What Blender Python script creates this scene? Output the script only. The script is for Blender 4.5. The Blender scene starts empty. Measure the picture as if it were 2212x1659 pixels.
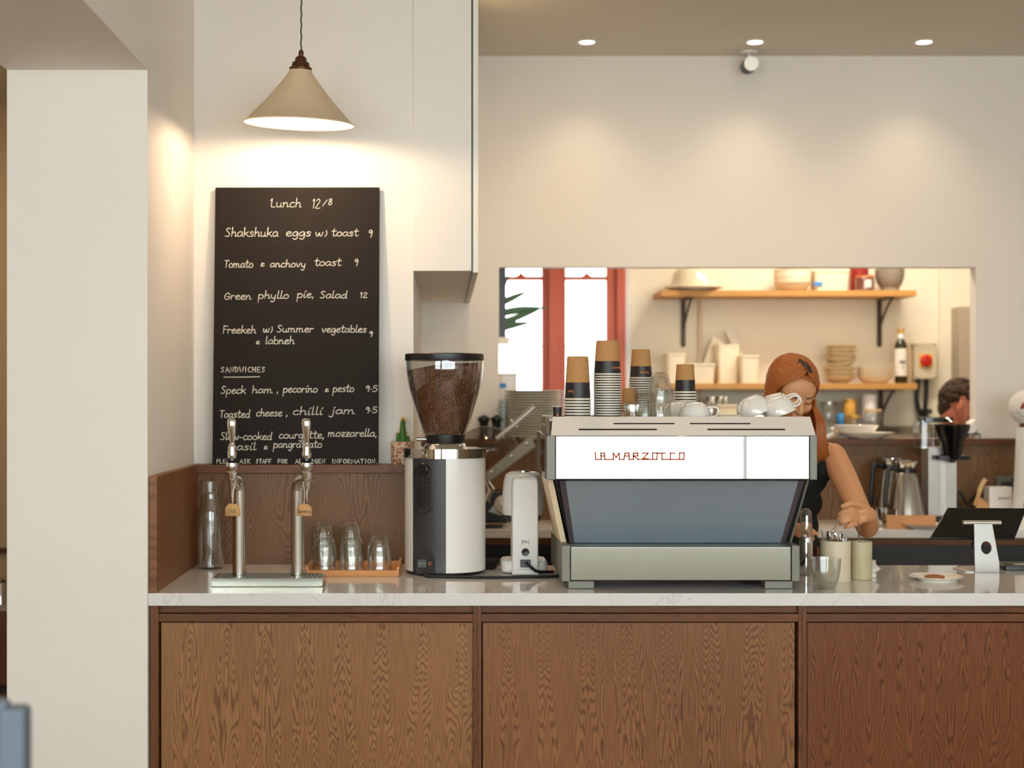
import bpy, math, random
from mathutils import Vector, Matrix, Euler
random.seed(7)
PI = math.pi
sc = bpy.context.scene
col = sc.collection

# ------------------------------------------------------------------ camera
F = 3150.0; VX, VY = 960.0, 850.0; EYE = 1.55      # focal length and vanishing point in 2212x1659 pixels, eye height
cam_d = bpy.data.cameras.new('camera'); cam = bpy.data.objects.new('camera', cam_d); col.objects.link(cam)
cam.location = (0, 0, EYE); cam.rotation_euler = (PI/2, 0, 0)
cam_d.sensor_width = 36; cam_d.lens = F*36/2212
cam_d.shift_x = (1106-VX)/2212; cam_d.shift_y = (VY-829.5)/2212
cam_d.dof.use_dof = True; cam_d.dof.focus_distance = 4.65; cam_d.dof.aperture_fstop = 2.1
sc.camera = cam
# ------------------------------------------------------------------ world, exposure
SKY = 7.3
w = bpy.data.worlds.new('world'); sc.world = w; w.use_nodes = True
bg = w.node_tree.nodes['Background']; bg.inputs[0].default_value = (0.93, 0.975, 1.0, 1); bg.inputs[1].default_value = SKY
sc.view_settings.view_transform = 'Standard'; sc.view_settings.look = 'None'
sc.view_settings.exposure = 0.20; sc.view_settings.gamma = 1.0; sc.view_settings.use_curve_mapping = False
cy = sc.cycles
cy.use_denoising = True; cy.max_bounces = 10; cy.diffuse_bounces = 6; cy.glossy_bounces = 6
cy.transmission_bounces = 8; cy.transparent_max_bounces = 40; cy.caustics_reflective = False; cy.caustics_refractive = False
cy.sample_clamp_indirect = 6.0
SOFTWARM = (1.0, 0.80, 0.56)
def light(kind, name, loc, power, color, rot=(0, 0, 0), **kw):
    d = bpy.data.lights.new(name, kind); d.energy = power; d.color = color
    for k, v in kw.items(): setattr(d, k, v)
    o = bpy.data.objects.new(name, d); o.location = loc; o.rotation_euler = rot; col.objects.link(o)
    return o
# portals: they only guide the daylight of the world through the window openings
for nm, loc, sx, sz, rz in (('window_portal', (0.3, -1.60, 1.90), 7.6, 2.2, 0), ('window_portal', (0.70, 8.86, 1.85), 0.9, 1.5, PI)):
    p = light('AREA', nm, loc, 1, (1, 1, 1), (PI/2, 0, rz), shape='RECTANGLE', size=sx, size_y=sz)
    p.rotation_euler = (-PI/2 if rz == 0 else PI/2, 0, 0)
    p.data.cycles.is_portal = True

# ------------------------------------------------------------------ pixels to metres
def X(px, Y): return (px-VX)*Y/F
def Z(py, Y): return EYE-(py-VY)*Y/F
def at(px, py, Y): return Vector((X(px, Y), Y, Z(py, Y)))

# ------------------------------------------------------------------ mesh building
class B:
    def __init__(s): s.v = []; s.f = []
    def add(s, vs, fs, m=None):
        n = len(s.v)
        s.v += [(m @ Vector(v)) if m else Vector(v) for v in vs]
        s.f += [tuple(n+i for i in f) for f in fs]; return s
    def box(s, x0, x1, y0, y1, z0, z1, m=None):
        vs = [(x, y, z) for z in (z0, z1) for y in (y0, y1) for x in (x0, x1)]
        return s.add(vs, [(0, 2, 3, 1), (4, 5, 7, 6), (0, 1, 5, 4), (2, 6, 7, 3), (0, 4, 6, 2), (1, 3, 7, 5)], m)
    def lathe(s, prof, c=(0, 0, 0), n=32, m=None, flute=0, fd=0.0, fz=None, close=False, a0=0, a1=2*PI, caps=True):
        full = abs(a1-a0-2*PI) < 1e-6; k = n if full else n+1; vs = []
        for (r, z) in prof:
            for i in range(k):
                a = a0+(a1-a0)*i/n; rr = r
                if flute and (fz is None or fz[0] <= z <= fz[1]): rr = r*(1+fd*math.cos(flute*a))
                vs.append((c[0]+rr*math.cos(a), c[1]+rr*math.sin(a), c[2]+z))
        fs = []; P = len(prof)
        for j in range(P if close else P-1):
            j2 = (j+1) % P
            for i in range(k if full else n):
                i2 = (i+1) % k
                fs.append((j*k+i, j*k+i2, j2*k+i2, j2*k+i))
        if not close and full and caps:
            if prof[0][0] > 1e-5: fs.append(tuple(reversed(range(k))))
            if prof[-1][0] > 1e-5: fs.append(tuple((P-1)*k+i for i in range(k)))
        return s.add(vs, fs, m)
    def cyl(s, c, r, h, n=32, m=None): return s.lathe([(r, 0), (r, h)], c, n, m)
    def tube(s, pts, r, n=12, closed=False, sq=1.0, up=None, m=None, caps=True):
        pts = [Vector(p) for p in pts]; P = len(pts); rs = r if isinstance(r, (list, tuple)) else [r]*P
        vs = []; fs = []; prev = None
        for i, p in enumerate(pts):
            if closed: t = pts[(i+1) % P]-pts[i-1]
            else: t = pts[min(i+1, P-1)]-pts[max(i-1, 0)]
            t = t.normalized() if t.length > 1e-9 else Vector((0, 0, 1))
            if prev is None:
                u = Vector(up) if up else (Vector((0, 0, 1)) if abs(t.z) < 0.9 else Vector((1, 0, 0)))
            else: u = prev
            u = (u-t*u.dot(t)); u = u.normalized() if u.length > 1e-6 else t.orthogonal().normalized()
            prev = u; v = t.cross(u)
            for k in range(n):
                a = 2*PI*k/n; vs.append(p+u*(math.cos(a)*rs[i]*sq)+v*(math.sin(a)*rs[i]))
        for i in range(P if closed else P-1):
            j = (i+1) % P
            for k in range(n):
                k2 = (k+1) % n; fs.append((i*n+k, i*n+k2, j*n+k2, j*n+k))
        if not closed and caps:
            fs.append(tuple(reversed(range(n)))); fs.append(tuple((P-1)*n+k for k in range(n)))
        return s.add(vs, fs, m)
    def prism(s, poly, axis, a0, a1, m=None):
        n = len(poly)
        def P(p, a): return {'x': (a, p[0], p[1]), 'y': (p[0], a, p[1]), 'z': (p[0], p[1], a)}[axis]
        vs = [P(p, a0) for p in poly]+[P(p, a1) for p in poly]
        fs = [tuple(range(n)), tuple(reversed(range(n, 2*n)))]+[(i, n+i, n+(i+1) % n, (i+1) % n) for i in range(n)]
        return s.add(vs, fs, m)
    def ball(s, c, r, n=20, k=12, rot=None, m=None):
        r = (r, r, r) if isinstance(r, (int, float)) else r; R = rot.to_matrix() if rot else Matrix.Identity(3)
        vs = []; fs = []; c = Vector(c)
        for j in range(1, k):
            t = PI*j/k
            for i in range(n):
                a = 2*PI*i/n
                vs.append(c+R @ Vector((r[0]*math.sin(t)*math.cos(a), r[1]*math.sin(t)*math.sin(a), r[2]*math.cos(t))))
        vs += [c+R @ Vector((0, 0, r[2])), c+R @ Vector((0, 0, -r[2]))]
        T = len(vs)-2
        for j in range(k-2):
            for i in range(n):
                i2 = (i+1) % n; fs.append((j*n+i, (j+1)*n+i, (j+1)*n+i2, j*n+i2))
        for i in range(n):
            i2 = (i+1) % n; fs.append((T, i, i2)); fs.append((T+1, (k-2)*n+i2, (k-2)*n+i))
        return s.add(vs, fs, m)
    def limb(s, pts, rs, n=16):
        """tapered limb with rounded ends (used inside remeshed bodies)"""
        pts = [Vector(p) for p in pts]
        P = []; R = []
        for i in range(len(pts)-1):
            for q in range(4):
                t = q/4; P.append(pts[i].lerp(pts[i+1], t)); R.append(rs[i]*(1-t)+rs[i+1]*t)
        P.append(pts[-1]); R.append(rs[-1]); s.tube(P, R, n)
        for p, r in zip(pts, rs): s.ball(p, r*0.99, n, 10)
        return s
def arc(c, r, a0, a1, n, plane='xz'):
    out = []
    for i in range(n+1):
        a = math.radians(a0+(a1-a0)*i/n); u, v = r*math.cos(a), r*math.sin(a)
        out.append({'xz': (c[0]+u, c[1], c[2]+v), 'xy': (c[0]+u, c[1]+v, c[2]), 'yz': (c[0], c[1]+u, c[2]+v)}[plane])
    return out
def smooth_path(pts, n=6):
    pts = [Vector(p) for p in pts]; out = []
    for i in range(len(pts)-1):
        p0 = pts[max(i-1, 0)]; p1 = pts[i]; p2 = pts[i+1]; p3 = pts[min(i+2, len(pts)-1)]
        for k in range(n):
            t = k/n
            out.append(0.5*((2*p1)+(p2-p0)*t+(2*p0-5*p1+4*p2-p3)*t*t+(3*p1-p0-3*p2+p3)*t**3))
    out.append(pts[-1]); return out
def rrect(w, h, r, n=5, cx=0, cy=0):
    out = []
    for (sx, sy, a) in ((1, 1, 0), (-1, 1, 90), (-1, -1, 180), (1, -1, 270)):
        for k in range(n+1):
            t = math.radians(a+90*k/n); out.append((cx+sx*(w/2-r)+r*math.cos(t), cy+sy*(h/2-r)+r*math.sin(t)))
    return out
def aloc(o):
    v = Vector((0, 0, 0))
    while o is not None: v = v+o.location; o = o.parent
    return v
def ob(name, b, m, parent=None, bev=0, smooth=38, mods=(), kind=None, label=None, seg=2):
    me = bpy.data.meshes.new(name); off = aloc(parent) if parent else Vector((0, 0, 0))
    me.from_pydata([tuple(v-off) for v in b.v], [], b.f); me.update()
    import bmesh
    bm = bmesh.new(); bm.from_mesh(me); bmesh.ops.recalc_face_normals(bm, faces=bm.faces); bm.to_mesh(me); bm.free()
    me.shade_smooth()
    if smooth is not None: me.set_sharp_from_angle(angle=math.radians(smooth))
    me.materials.append(m)
    o = bpy.data.objects.new(name, me); col.objects.link(o)
    if parent: o.parent = parent
    if bev:
        q = o.modifiers.new('b', 'BEVEL'); q.width = bev; q.segments = seg; q.limit_method = 'ANGLE'; q.angle_limit = math.radians(40); q.harden_normals = True
    for t, kw in mods:
        q = o.modifiers.new(t, t)
        for k, v in kw.items(): setattr(q, k, v)
    if kind: o['kind'] = kind
    if label: o['label'] = label
    return o
def root(name, label, cat, loc, group=None, rz=0):
    o = bpy.data.objects.new(name, None); col.objects.link(o); o.location = loc; o.empty_display_size = 0.05
    o.rotation_euler = (0, 0, rz); o['label'] = label; o['category'] = cat
    if group: o['group'] = group
    return o
def tag(o, label, cat, group=None):
    o['label'] = label; o['category'] = cat
    if group: o['group'] = group
    return o
def struct(name, b, m, parent=None, **kw):
    o = ob(name, b, m, parent, **kw); o['kind'] = 'structure'; return o
def tree(o, parent=None):
    c = o.copy(); col.objects.link(c); c.parent = parent
    for ch in list(o.children): tree(ch, c)
    return c
def place(proto, used, loc, label, group=None, rot=(0, 0, 0)):
    o = proto if not used else tree(proto)
    o.location = loc; o.rotation_euler = rot; o['label'] = label
    if group: o['group'] = group
    elif 'group' in o: del o['group']
    return o

# ------------------------------------------------------------------ materials
def lin(c):
    return tuple(((x/255)/12.92 if x/255 <= 0.04045 else ((x/255+0.055)/1.055)**2.4) for x in c)+(1,)
def N(nt, t, **kw):
    n = nt.nodes.new(t)
    for k, v in kw.items(): setattr(n, k, v)
    return n
def mat(name, c, rough=0.5, metal=0.0, var=0.04, scale=30, bump=0.0, bscale=200, spec=0.5, emit=None, es=0, sss=0, coat=0, aniso=None):
    m = bpy.data.materials.new(name); m.use_nodes = True; nt = m.node_tree; p = nt.nodes['Principled BSDF']; L = nt.links
    tc = N(nt, 'ShaderNodeTexCoord'); no = N(nt, 'ShaderNodeTexNoise'); no.inputs['Scale'].default_value = scale
    if aniso:
        mp = N(nt, 'ShaderNodeMapping'); mp.inputs['Scale'].default_value = aniso; L.new(tc.outputs['Object'], mp.inputs[0]); L.new(mp.outputs[0], no.inputs[0])
    else: L.new(tc.outputs['Object'], no.inputs[0])
    mx = N(nt, 'ShaderNodeMix', data_type='RGBA'); b = lin(c)
    mx.inputs[6].default_value = tuple(x*(1-var) for x in b[:3])+(1,); mx.inputs[7].default_value = tuple(min(1, x*(1+var)) for x in b[:3])+(1,)
    L.new(no.outputs[0], mx.inputs[0]); L.new(mx.outputs[2], p.inputs['Base Color'])
    p.inputs['Roughness'].default_value = rough; p.inputs['Metallic'].default_value = metal; p.inputs['Specular IOR Level'].default_value = spec
    if coat: p.inputs['Coat Weight'].default_value = coat; p.inputs['Coat Roughness'].default_value = 0.05
    if sss: p.inputs['Subsurface Weight'].default_value = sss; p.inputs['Subsurface Radius'].default_value = (0.01, 0.004, 0.002)
    if emit: p.inputs['Emission Color'].default_value = emit+(1,); p.inputs['Emission Strength'].default_value = es
    if bump:
        n2 = N(nt, 'ShaderNodeTexNoise'); n2.inputs['Scale'].default_value = bscale; n2.inputs['Detail'].default_value = 4; L.new(tc.outputs['Object'], n2.inputs[0])
        bp = N(nt, 'ShaderNodeBump'); bp.inputs['Strength'].default_value = bump; bp.inputs['Distance'].default_value = 0.002
        L.new(n2.outputs[0], bp.inputs['Height']); L.new(bp.outputs[0], p.inputs['Normal'])
    return m
def glass(name, tint=(0.945, 0.955, 0.945), refl=1.0, rough=0.02, ior=1.45):
    m = bpy.data.materials.new(name); m.use_nodes = True; nt = m.node_tree; L = nt.links
    nt.nodes.remove(nt.nodes['Principled BSDF']); out = nt.nodes['Material Output']
    tr = N(nt, 'ShaderNodeBsdfTransparent'); tm = N(nt, 'ShaderNodeMix', data_type='RGBA'); tm.inputs[6].default_value = tint+(1,); tm.inputs[7].default_value = tuple(q*.5 for q in tint)+(1,); L.new(tm.outputs[2], tr.inputs[0])
    gl = N(nt, 'ShaderNodeBsdfGlossy'); gl.inputs['Roughness'].default_value = rough; gl.inputs[0].default_value = (refl, refl, refl, 1)
    lw = N(nt, 'ShaderNodeLayerWeight'); lw.inputs[0].default_value = 0.5
    p4 = N(nt, 'ShaderNodeMath', operation='POWER'); L.new(lw.outputs['Facing'], p4.inputs[0]); p4.inputs[1].default_value = 4.0; L.new(p4.outputs[0], tm.inputs[0])
    pw = N(nt, 'ShaderNodeMath', operation='POWER'); L.new(lw.outputs['Facing'], pw.inputs[0]); pw.inputs[1].default_value = 2.4
    fr = N(nt, 'ShaderNodeMath', operation='MULTIPLY_ADD'); L.new(pw.outputs[0], fr.inputs[0]); fr.inputs[1].default_value = 0.75; fr.inputs[2].default_value = 0.08
    tc = N(nt, 'ShaderNodeTexCoord'); no = N(nt, 'ShaderNodeTexNoise'); no.inputs['Scale'].default_value = 60; L.new(tc.outputs['Object'], no.inputs[0])
    bp = N(nt, 'ShaderNodeBump'); bp.inputs['Strength'].default_value = 0.06; bp.inputs['Distance'].default_value = 0.001
    L.new(no.outputs[0], bp.inputs['Height']); L.new(bp.outputs[0], gl.inputs['Normal']); L.new(bp.outputs[0], lw.inputs['Normal'])
    mx = N(nt, 'ShaderNodeMixShader'); L.new(fr.outputs[0], mx.inputs[0]); L.new(tr.outputs[0], mx.inputs[1]); L.new(gl.outputs[0], mx.inputs[2])
    L.new(mx.outputs[0], out.inputs[0]); return m
def veneer(name, light_c, dark_c, leaf=0.12, rough=0.38, figure=1.0, seed=0.0, axis='X'):
    """oak veneer: repeated leaves with cathedral figure, along z; axis is the horizontal axis of the board"""
    m = bpy.data.materials.new(name); m.use_nodes = True; nt = m.node_tree; p = nt.nodes['Principled BSDF']; L = nt.links
    def M(op, a, b=None, c=None):
        n = N(nt, 'ShaderNodeMath', operation=op)
        for i, q in enumerate((a, b, c)):
            if q is None: continue
            if isinstance(q, (int, float)): n.inputs[i].default_value = q
            else: L.new(q, n.inputs[i])
        return n.outputs[0]
    def noise(x, y, z, scale=1, detail=2, rough_=0.5):
        cb = N(nt, 'ShaderNodeCombineXYZ')
        for i, q in enumerate((x, y, z)):
            if isinstance(q, (int, float)): cb.inputs[i].default_value = q
            else: L.new(q, cb.inputs[i])
        no = N(nt, 'ShaderNodeTexNoise'); no.inputs['Scale'].default_value = scale; no.inputs['Detail'].default_value = detail; no.inputs['Roughness'].default_value = rough_
        L.new(cb.outputs[0], no.inputs[0]); return no.outputs[0]
    tc = N(nt, 'ShaderNodeTexCoord'); sp = N(nt, 'ShaderNodeSeparateXYZ'); L.new(tc.outputs['Object'], sp.inputs[0])
    xs = {'X': sp.outputs[0], 'Y': sp.outputs[1], 'Z': sp.outputs[2]}
    x = xs[axis]; z = sp.outputs[2] if axis != 'Z' else sp.outputs[0]
    wob = noise(M('MULTIPLY', x, 3), M('MULTIPLY', z, 1.5), seed, 1, 1)
    xl = M('ADD', M('DIVIDE', x, leaf), M('MULTIPLY', wob, 0.5))
    u = M('PINGPONG', xl, 0.5)
    base = noise(M('MULTIPLY', u, 2.6), M('MULTIPLY', z, 2.5), M('ADD', M('MULTIPLY', x, 0.9), seed), 1, 1, 0.4)
    t = M('ADD', M('MULTIPLY', M('MULTIPLY', u, u), 44), M('ADD', M('MULTIPLY', base, 22*figure), M('MULTIPLY', z, -13)))
    t = M('ADD', t, M('MULTIPLY', noise(M('MULTIPLY', x, 60), M('MULTIPLY', z, 22), seed, 1, 3), 0.9))
    sn = M('SINE', M('MULTIPLY', t, 6.283))
    ln = M('POWER', M('MULTIPLY_ADD', sn, 0.5, 0.5), 2.4)
    fine = noise(M('MULTIPLY', x, 230), M('MULTIPLY', z, 9), seed, 1, 4, 0.7)
    pore = noise(M('MULTIPLY', x, 900), M('MULTIPLY', z, 60), seed, 1, 2, 0.6)
    big = noise(M('MULTIPLY', x, 2.2), M('MULTIPLY', z, 0.8), seed+4, 1, 1)
    fac = M('ADD', M('MULTIPLY', ln, 0.52), M('ADD', M('MULTIPLY', M('SUBTRACT', fine, 0.35), 1.15), M('MULTIPLY', M('SUBTRACT', big, 0.5), 0.5)))
    rp = N(nt, 'ShaderNodeValToRGB'); e = rp.color_ramp.elements
    e[0].position = 0.02; e[0].color = lin(light_c); e[1].position = 0.85; e[1].color = lin(dark_c); L.new(fac, rp.inputs[0])
    L.new(rp.outputs[0], p.inputs['Base Color']); p.inputs['Roughness'].default_value = rough; p.inputs['Specular IOR Level'].default_value = 0.28
    bp = N(nt, 'ShaderNodeBump'); bp.inputs['Strength'].default_value = 0.12; bp.inputs['Distance'].default_value = 0.0008
    L.new(pore, bp.inputs['Height']); L.new(bp.outputs[0], p.inputs['Normal']); return m
def marble(name):
    m = bpy.data.materials.new(name); m.use_nodes = True; nt = m.node_tree; p = nt.nodes['Principled BSDF']; L = nt.links
    tc = N(nt, 'ShaderNodeTexCoord'); n1 = N(nt, 'ShaderNodeTexNoise'); n1.inputs['Scale'].default_value = 2.2; n1.inputs['Detail'].default_value = 8; n1.inputs['Distortion'].default_value = 1.6
    L.new(tc.outputs['Object'], n1.inputs[0]); rp = N(nt, 'ShaderNodeValToRGB'); r = rp.color_ramp
    r.elements[0].position = 0.30; r.elements[0].color = lin((226, 223, 218)); r.elements[1].position = 0.72; r.elements[1].color = lin((220, 217, 212))
    e = r.elements.new(0.497); e.color = lin((226, 224, 221)); e = r.elements.new(0.507); e.color = lin((212, 210, 206)); e = r.elements.new(0.517); e.color = lin((228, 226, 223))
    L.new(n1.outputs[0], rp.inputs[0]); L.new(rp.outputs[0], p.inputs['Base Color']); p.inputs['Roughness'].default_value = 0.06; p.inputs['IOR'].default_value = 1.9
    return m
def speck(name, c1, c2, scale, rough=0.7, thr=0.5):
    m = bpy.data.materials.new(name); m.use_nodes = True; nt = m.node_tree; p = nt.nodes['Principled BSDF']; L = nt.links
    tc = N(nt, 'ShaderNodeTexCoord'); v = N(nt, 'ShaderNodeTexVoronoi'); v.inputs['Scale'].default_value = scale; L.new(tc.outputs['Object'], v.inputs[0])
    rp = N(nt, 'ShaderNodeValToRGB'); rp.color_ramp.elements[0].position = thr-0.15; rp.color_ramp.elements[0].color = lin(c1); rp.color_ramp.elements[1].position = thr+0.1; rp.color_ramp.elements[1].color = lin(c2)
    L.new(v.outputs['Distance'], rp.inputs[0]); L.new(rp.outputs[0], p.inputs['Base Color']); p.inputs['Roughness'].default_value = rough
    return m

M_ = {}
M_['wall'] = mat('wall_paint', (233, 227, 218), 0.85, var=0.012, scale=3, bump=0.05, bscale=90)
M_['wallroom'] = mat('wall_paint_tan', (176, 150, 112), 0.85, var=0.02, scale=3)
M_['kwall'] = mat('kitchen_wall_paint', (236, 226, 204), 0.8, var=0.02, scale=3, bump=0.05, bscale=60)
M_['ceil'] = mat('ceiling_paint', (212, 206, 192), 0.9, var=0.01, scale=3)
M_['floor'] = veneer('floor_boards', (168, 132, 92), (120, 86, 56), 0.15, 0.4, axis='X')
M_['oak'] = veneer('oak_veneer', (160, 116, 74), (98, 62, 38), 0.118, 0.36, 1.0, 0.0)
M_['oak2'] = veneer('oak_veneer_mid', (148, 102, 64), (90, 54, 34), 0.125, 0.34, 1.0, 5.0)
M_['oak3'] = veneer('oak_veneer_red', (130, 78, 42), (74, 38, 20), 0.13, 0.34, 0.8, 9.0)
M_['oakback'] = veneer('oak_veneer_splash', (126, 92, 60), (90, 61, 38), 0.24, 0.42, 0.9, 3.0)
M_['oakside'] = veneer('oak_veneer_side', (134, 88, 50), (98, 60, 34), 0.3, 0.42, 0.7, 2.0, axis='Y')
M_['oakrail'] = veneer('oak_rail', (118, 74, 42), (66, 38, 20), 0.02, 0.36, 0.5, 6.0, axis='Z')
M_['oakstile'] = veneer('oak_stile', (122, 76, 44), (72, 42, 24), 0.05, 0.36, 0.6, 7.0)
M_['dark'] = mat('shadow_black', (22, 18, 16), 0.7)
M_['marble'] = marble('white_marble')
M_['board'] = mat('chalkboard_black', (26, 21, 18), 0.75, var=0.12, scale=4, spec=0.25)
M_['chalk'] = mat('chalk_pen', (222, 217, 203), 0.9)
M_['chrome'] = mat('polished_chrome', (225, 225, 224), 0.06, 1.0, var=0.01)
M_['mirror'] = mat('mirror_steel', (204, 202, 198), 0.03, 1.0, var=0.005)
M_['steel'] = mat('brushed_steel', (190, 188, 182), 0.14, 1.0, var=0.05, scale=40, aniso=(1, 1, 30))
M_['steelb'] = mat('satin_steel', (158, 158, 146), 0.2, 1.0, var=0.02)
M_['steeld'] = mat('grey_cast_metal', (118, 118, 108), 0.5, 0.6, var=0.03)
M_['whitesteel'] = mat('matt_pale_steel', (240, 235, 228), 0.45, 0.15, var=0.01)
M_['blue'] = mat('blue_grey_panel', (158, 176, 190), 0.34, 0.6, var=0.03, scale=4)
M_['black'] = mat('black_plastic', (20, 19, 20), 0.35)
M_['blackg'] = mat('black_gloss', (12, 12, 13), 0.12)
M_['rubber'] = mat('black_rubber', (16, 15, 17), 0.6)
M_['charcoal'] = mat('charcoal_panel', (62, 60, 62), 0.38, 0.3, var=0.05)
M_['purple'] = mat('dark_plum_trim', (72, 62, 68), 0.4)
M_['white'] = mat('white_enamel', (232, 228, 222), 0.32, var=0.02, coat=0.2)
M_['whitep'] = mat('white_plastic', (226, 224, 220), 0.3, var=0.02)
M_['china'] = mat('white_china', (238, 232, 222), 0.16, var=0.02, coat=0.5)
M_['kraft'] = mat('kraft_paper', (186, 138, 84), 0.8, var=0.10, scale=160)
M_['kraftb'] = mat('kraft_card', (206, 160, 106), 0.8, var=0.05)
M_['cupblack'] = mat('black_paper_band', (34, 30, 32), 0.42)
M_['rim'] = mat('white_paper_rim', (236, 228, 212), 0.6)
M_['copper'] = mat('copper_lettering', (206, 84, 40), 0.6, 0.0, spec=0.15)
M_['orange'] = mat('orange_print', (214, 130, 66), 0.6)
M_['grey'] = mat('grey_print', (120, 116, 114), 0.6)
M_['ink'] = mat('black_ink', (40, 34, 30), 0.7)
M_['glass'] = glass('clear_glass')
M_['pane'] = glass('window_glass', (0.98, 1, 0.99), 0.5)
M_['hopper'] = glass('clear_hopper', (0.95, 0.96, 0.96), 0.9)
M_['smoke'] = glass('smoky_plastic', (0.80, 0.76, 0.74), 0.6, 0.08)
M_['bean'] = mat('roasted_bean', (112, 62, 34), 0.42, var=0.35, scale=60)
M_['beanmass'] = mat('bean_shadow', (52, 26, 14), 0.8)
M_['traywood'] = mat('orange_wood', (206, 148, 94), 0.5, var=0.08, scale=20, aniso=(1, 12, 12))
M_['shelf'] = mat('pine_shelf', (190, 138, 70), 0.5, var=0.12, scale=10, aniso=(1, 14, 14))
M_['shade'] = mat('cream_shade_outside', (214, 190, 156), 0.55, var=0.02)
M_['shadein'] = mat('white_shade_inside', (245, 236, 220), 0.6)
M_['bronze'] = mat('brown_bronze', (92, 56, 34), 0.35, 0.7)
M_['cord'] = mat('green_braided_cord', (62, 74, 44), 0.8)
M_['green'] = mat('dark_green_edge', (16, 52, 38), 0.4)
M_['redframe'] = mat('brick_red_paint', (196, 98, 74), 0.5, var=0.05, scale=8)
M_['skin'] = mat('skin', (214, 156, 112), 0.5, var=0.04, scale=12, sss=0.15)
M_['skin2'] = mat('skin_ruddy', (196, 122, 96), 0.5, var=0.05, scale=12, sss=0.15)
M_['top'] = mat('black_knit', (16, 18, 14), 0.85, bump=0.2, bscale=300)
M_['hair'] = mat('auburn_hair', (166, 92, 36), 0.55, var=0.42, scale=9, aniso=(16, 16, 5))
M_['hairroot'] = mat('dark_hair_roots', (62, 36, 20), 0.45, var=0.4, scale=9, aniso=(26, 26, 3))
M_['hairdark'] = mat('dark_brown_hair', (52, 33, 18), 0.9, var=0.5, scale=40)
M_['navy'] = mat('navy_cotton', (52, 30, 30), 0.9)
M_['cactus'] = mat('cactus_green', (56, 104, 40), 0.6, var=0.25, scale=90)
M_['yellow'] = mat('yellow_tip', (226, 172, 60), 0.6)
M_['leaf'] = mat('yucca_leaf', (70, 104, 72), 0.45, var=0.2, scale=20)
M_['pot'] = speck('patterned_pot', (150, 84, 48), (204, 186, 160), 95, 0.6, 0.5)
M_['stoneware'] = mat('cream_stoneware', (214, 200, 172), 0.5, var=0.05, scale=60)
M_['stoneware2'] = mat('olive_stoneware', (188, 178, 144), 0.5, var=0.05, scale=60)
M_['bowl'] = mat('cream_bowl', (232, 216, 184), 0.6, var=0.05)
M_['bowlgrey'] = mat('grey_green_glaze', (186, 184, 166), 0.3, var=0.06)
M_['platewarm'] = mat('tan_glazed_bowl', (206, 184, 144), 0.6, var=0.12)
M_['granite'] = speck('grey_granite', (84, 76, 68), (150, 138, 122), 260, 0.7, 0.4)
M_['tub'] = mat('milky_plastic_tub', (238, 222, 190), 0.35, var=0.03)
M_['bluelabel'] = mat('blue_label', (56, 132, 196), 0.6)
M_['redcan'] = mat('dark_red_tin', (150, 34, 22), 0.4)
M_['redjar'] = mat('red_preserve', (140, 34, 22), 0.3)
M_['oil'] = mat('dark_oil_glass', (46, 40, 16), 0.12, var=0.1)
M_['gold'] = mat('gold_cap', (206, 160, 72), 0.35, 0.6)
M_['label'] = mat('pale_paper_label', (224, 216, 200), 0.7, var=0.05)
M_['boxgrey'] = mat('pale_grey_enclosure', (206, 194, 164), 0.5)
M_['switchy'] = mat('yellow_switch_plate', (232, 174, 36), 0.5)
M_['switchr'] = mat('red_switch_knob', (190, 26, 18), 0.4)
M_['chair'] = mat('blue_grey_paint', (104, 116, 132), 0.5, var=0.05)
M_['biscuit'] = mat('brown_biscuit', (168, 106, 66), 0.8, var=0.2, scale=120)
M_['paper'] = mat('white_paper', (240, 236, 230), 0.8)
M_['lampface'] = mat('lamp_lens', (255, 250, 235), 0.3, emit=(1.0, 0.93, 0.8), es=9)
M_['bulb'] = mat('lit_bulb', (255, 240, 215), 0.3, emit=(1.0, 0.82, 0.58), es=12)
M_['spotface'] = mat('spot_reflector', (235, 232, 222), 0.3, emit=(1.0, 0.95, 0.85), es=0.12)
M_['yellowtin'] = mat('yellow_tin', (206, 152, 60), 0.5, var=0.15, scale=40)
M_['woodlid'] = mat('beech_lid', (214, 176, 124), 0.6)
M_['cream'] = mat('cream_enamel', (228, 208, 172), 0.35)
M_['steelw'] = mat('pale_aluminium', (206, 202, 196), 0.35, 0.75, var=0.02)
M_['steelg'] = mat('dull_aluminium', (150, 144, 128), 0.5, 0.6, var=0.08)
M_['smokeedge'] = mat('guard_edge', (150, 140, 130), 0.3, 0.3)
M_['glassb'] = glass('blue_tint_glass', (0.90, 0.95, 0.98), 1.0)
M_['platedome'] = mat('cream_glaze', (226, 210, 178), 0.14, var=0.03, coat=0.6)
M_['bracket'] = mat('bronze_bracket', (72, 58, 44), 0.45, 0.4)
M_['lips'] = mat('lip_skin', (188, 104, 92), 0.45)
M_['mirrorp'] = mat('mirror_panel_steel', (164, 163, 161), 0.03, 1.0, var=0.005)
M_['steelc'] = mat('bright_satin_steel', (214, 212, 206), 0.2, 1.0, var=0.02)
M_['stand'] = mat('stand_aluminium', (176, 173, 170), 0.38, 0.7, var=0.02)
M_['cupboard'] = mat('grey_laminate', (172, 158, 136), 0.6)  # one even grey-tan, darker than the enclosure grey
M_['conduit'] = mat('tan_conduit', (212, 192, 160), 0.7)
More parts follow.
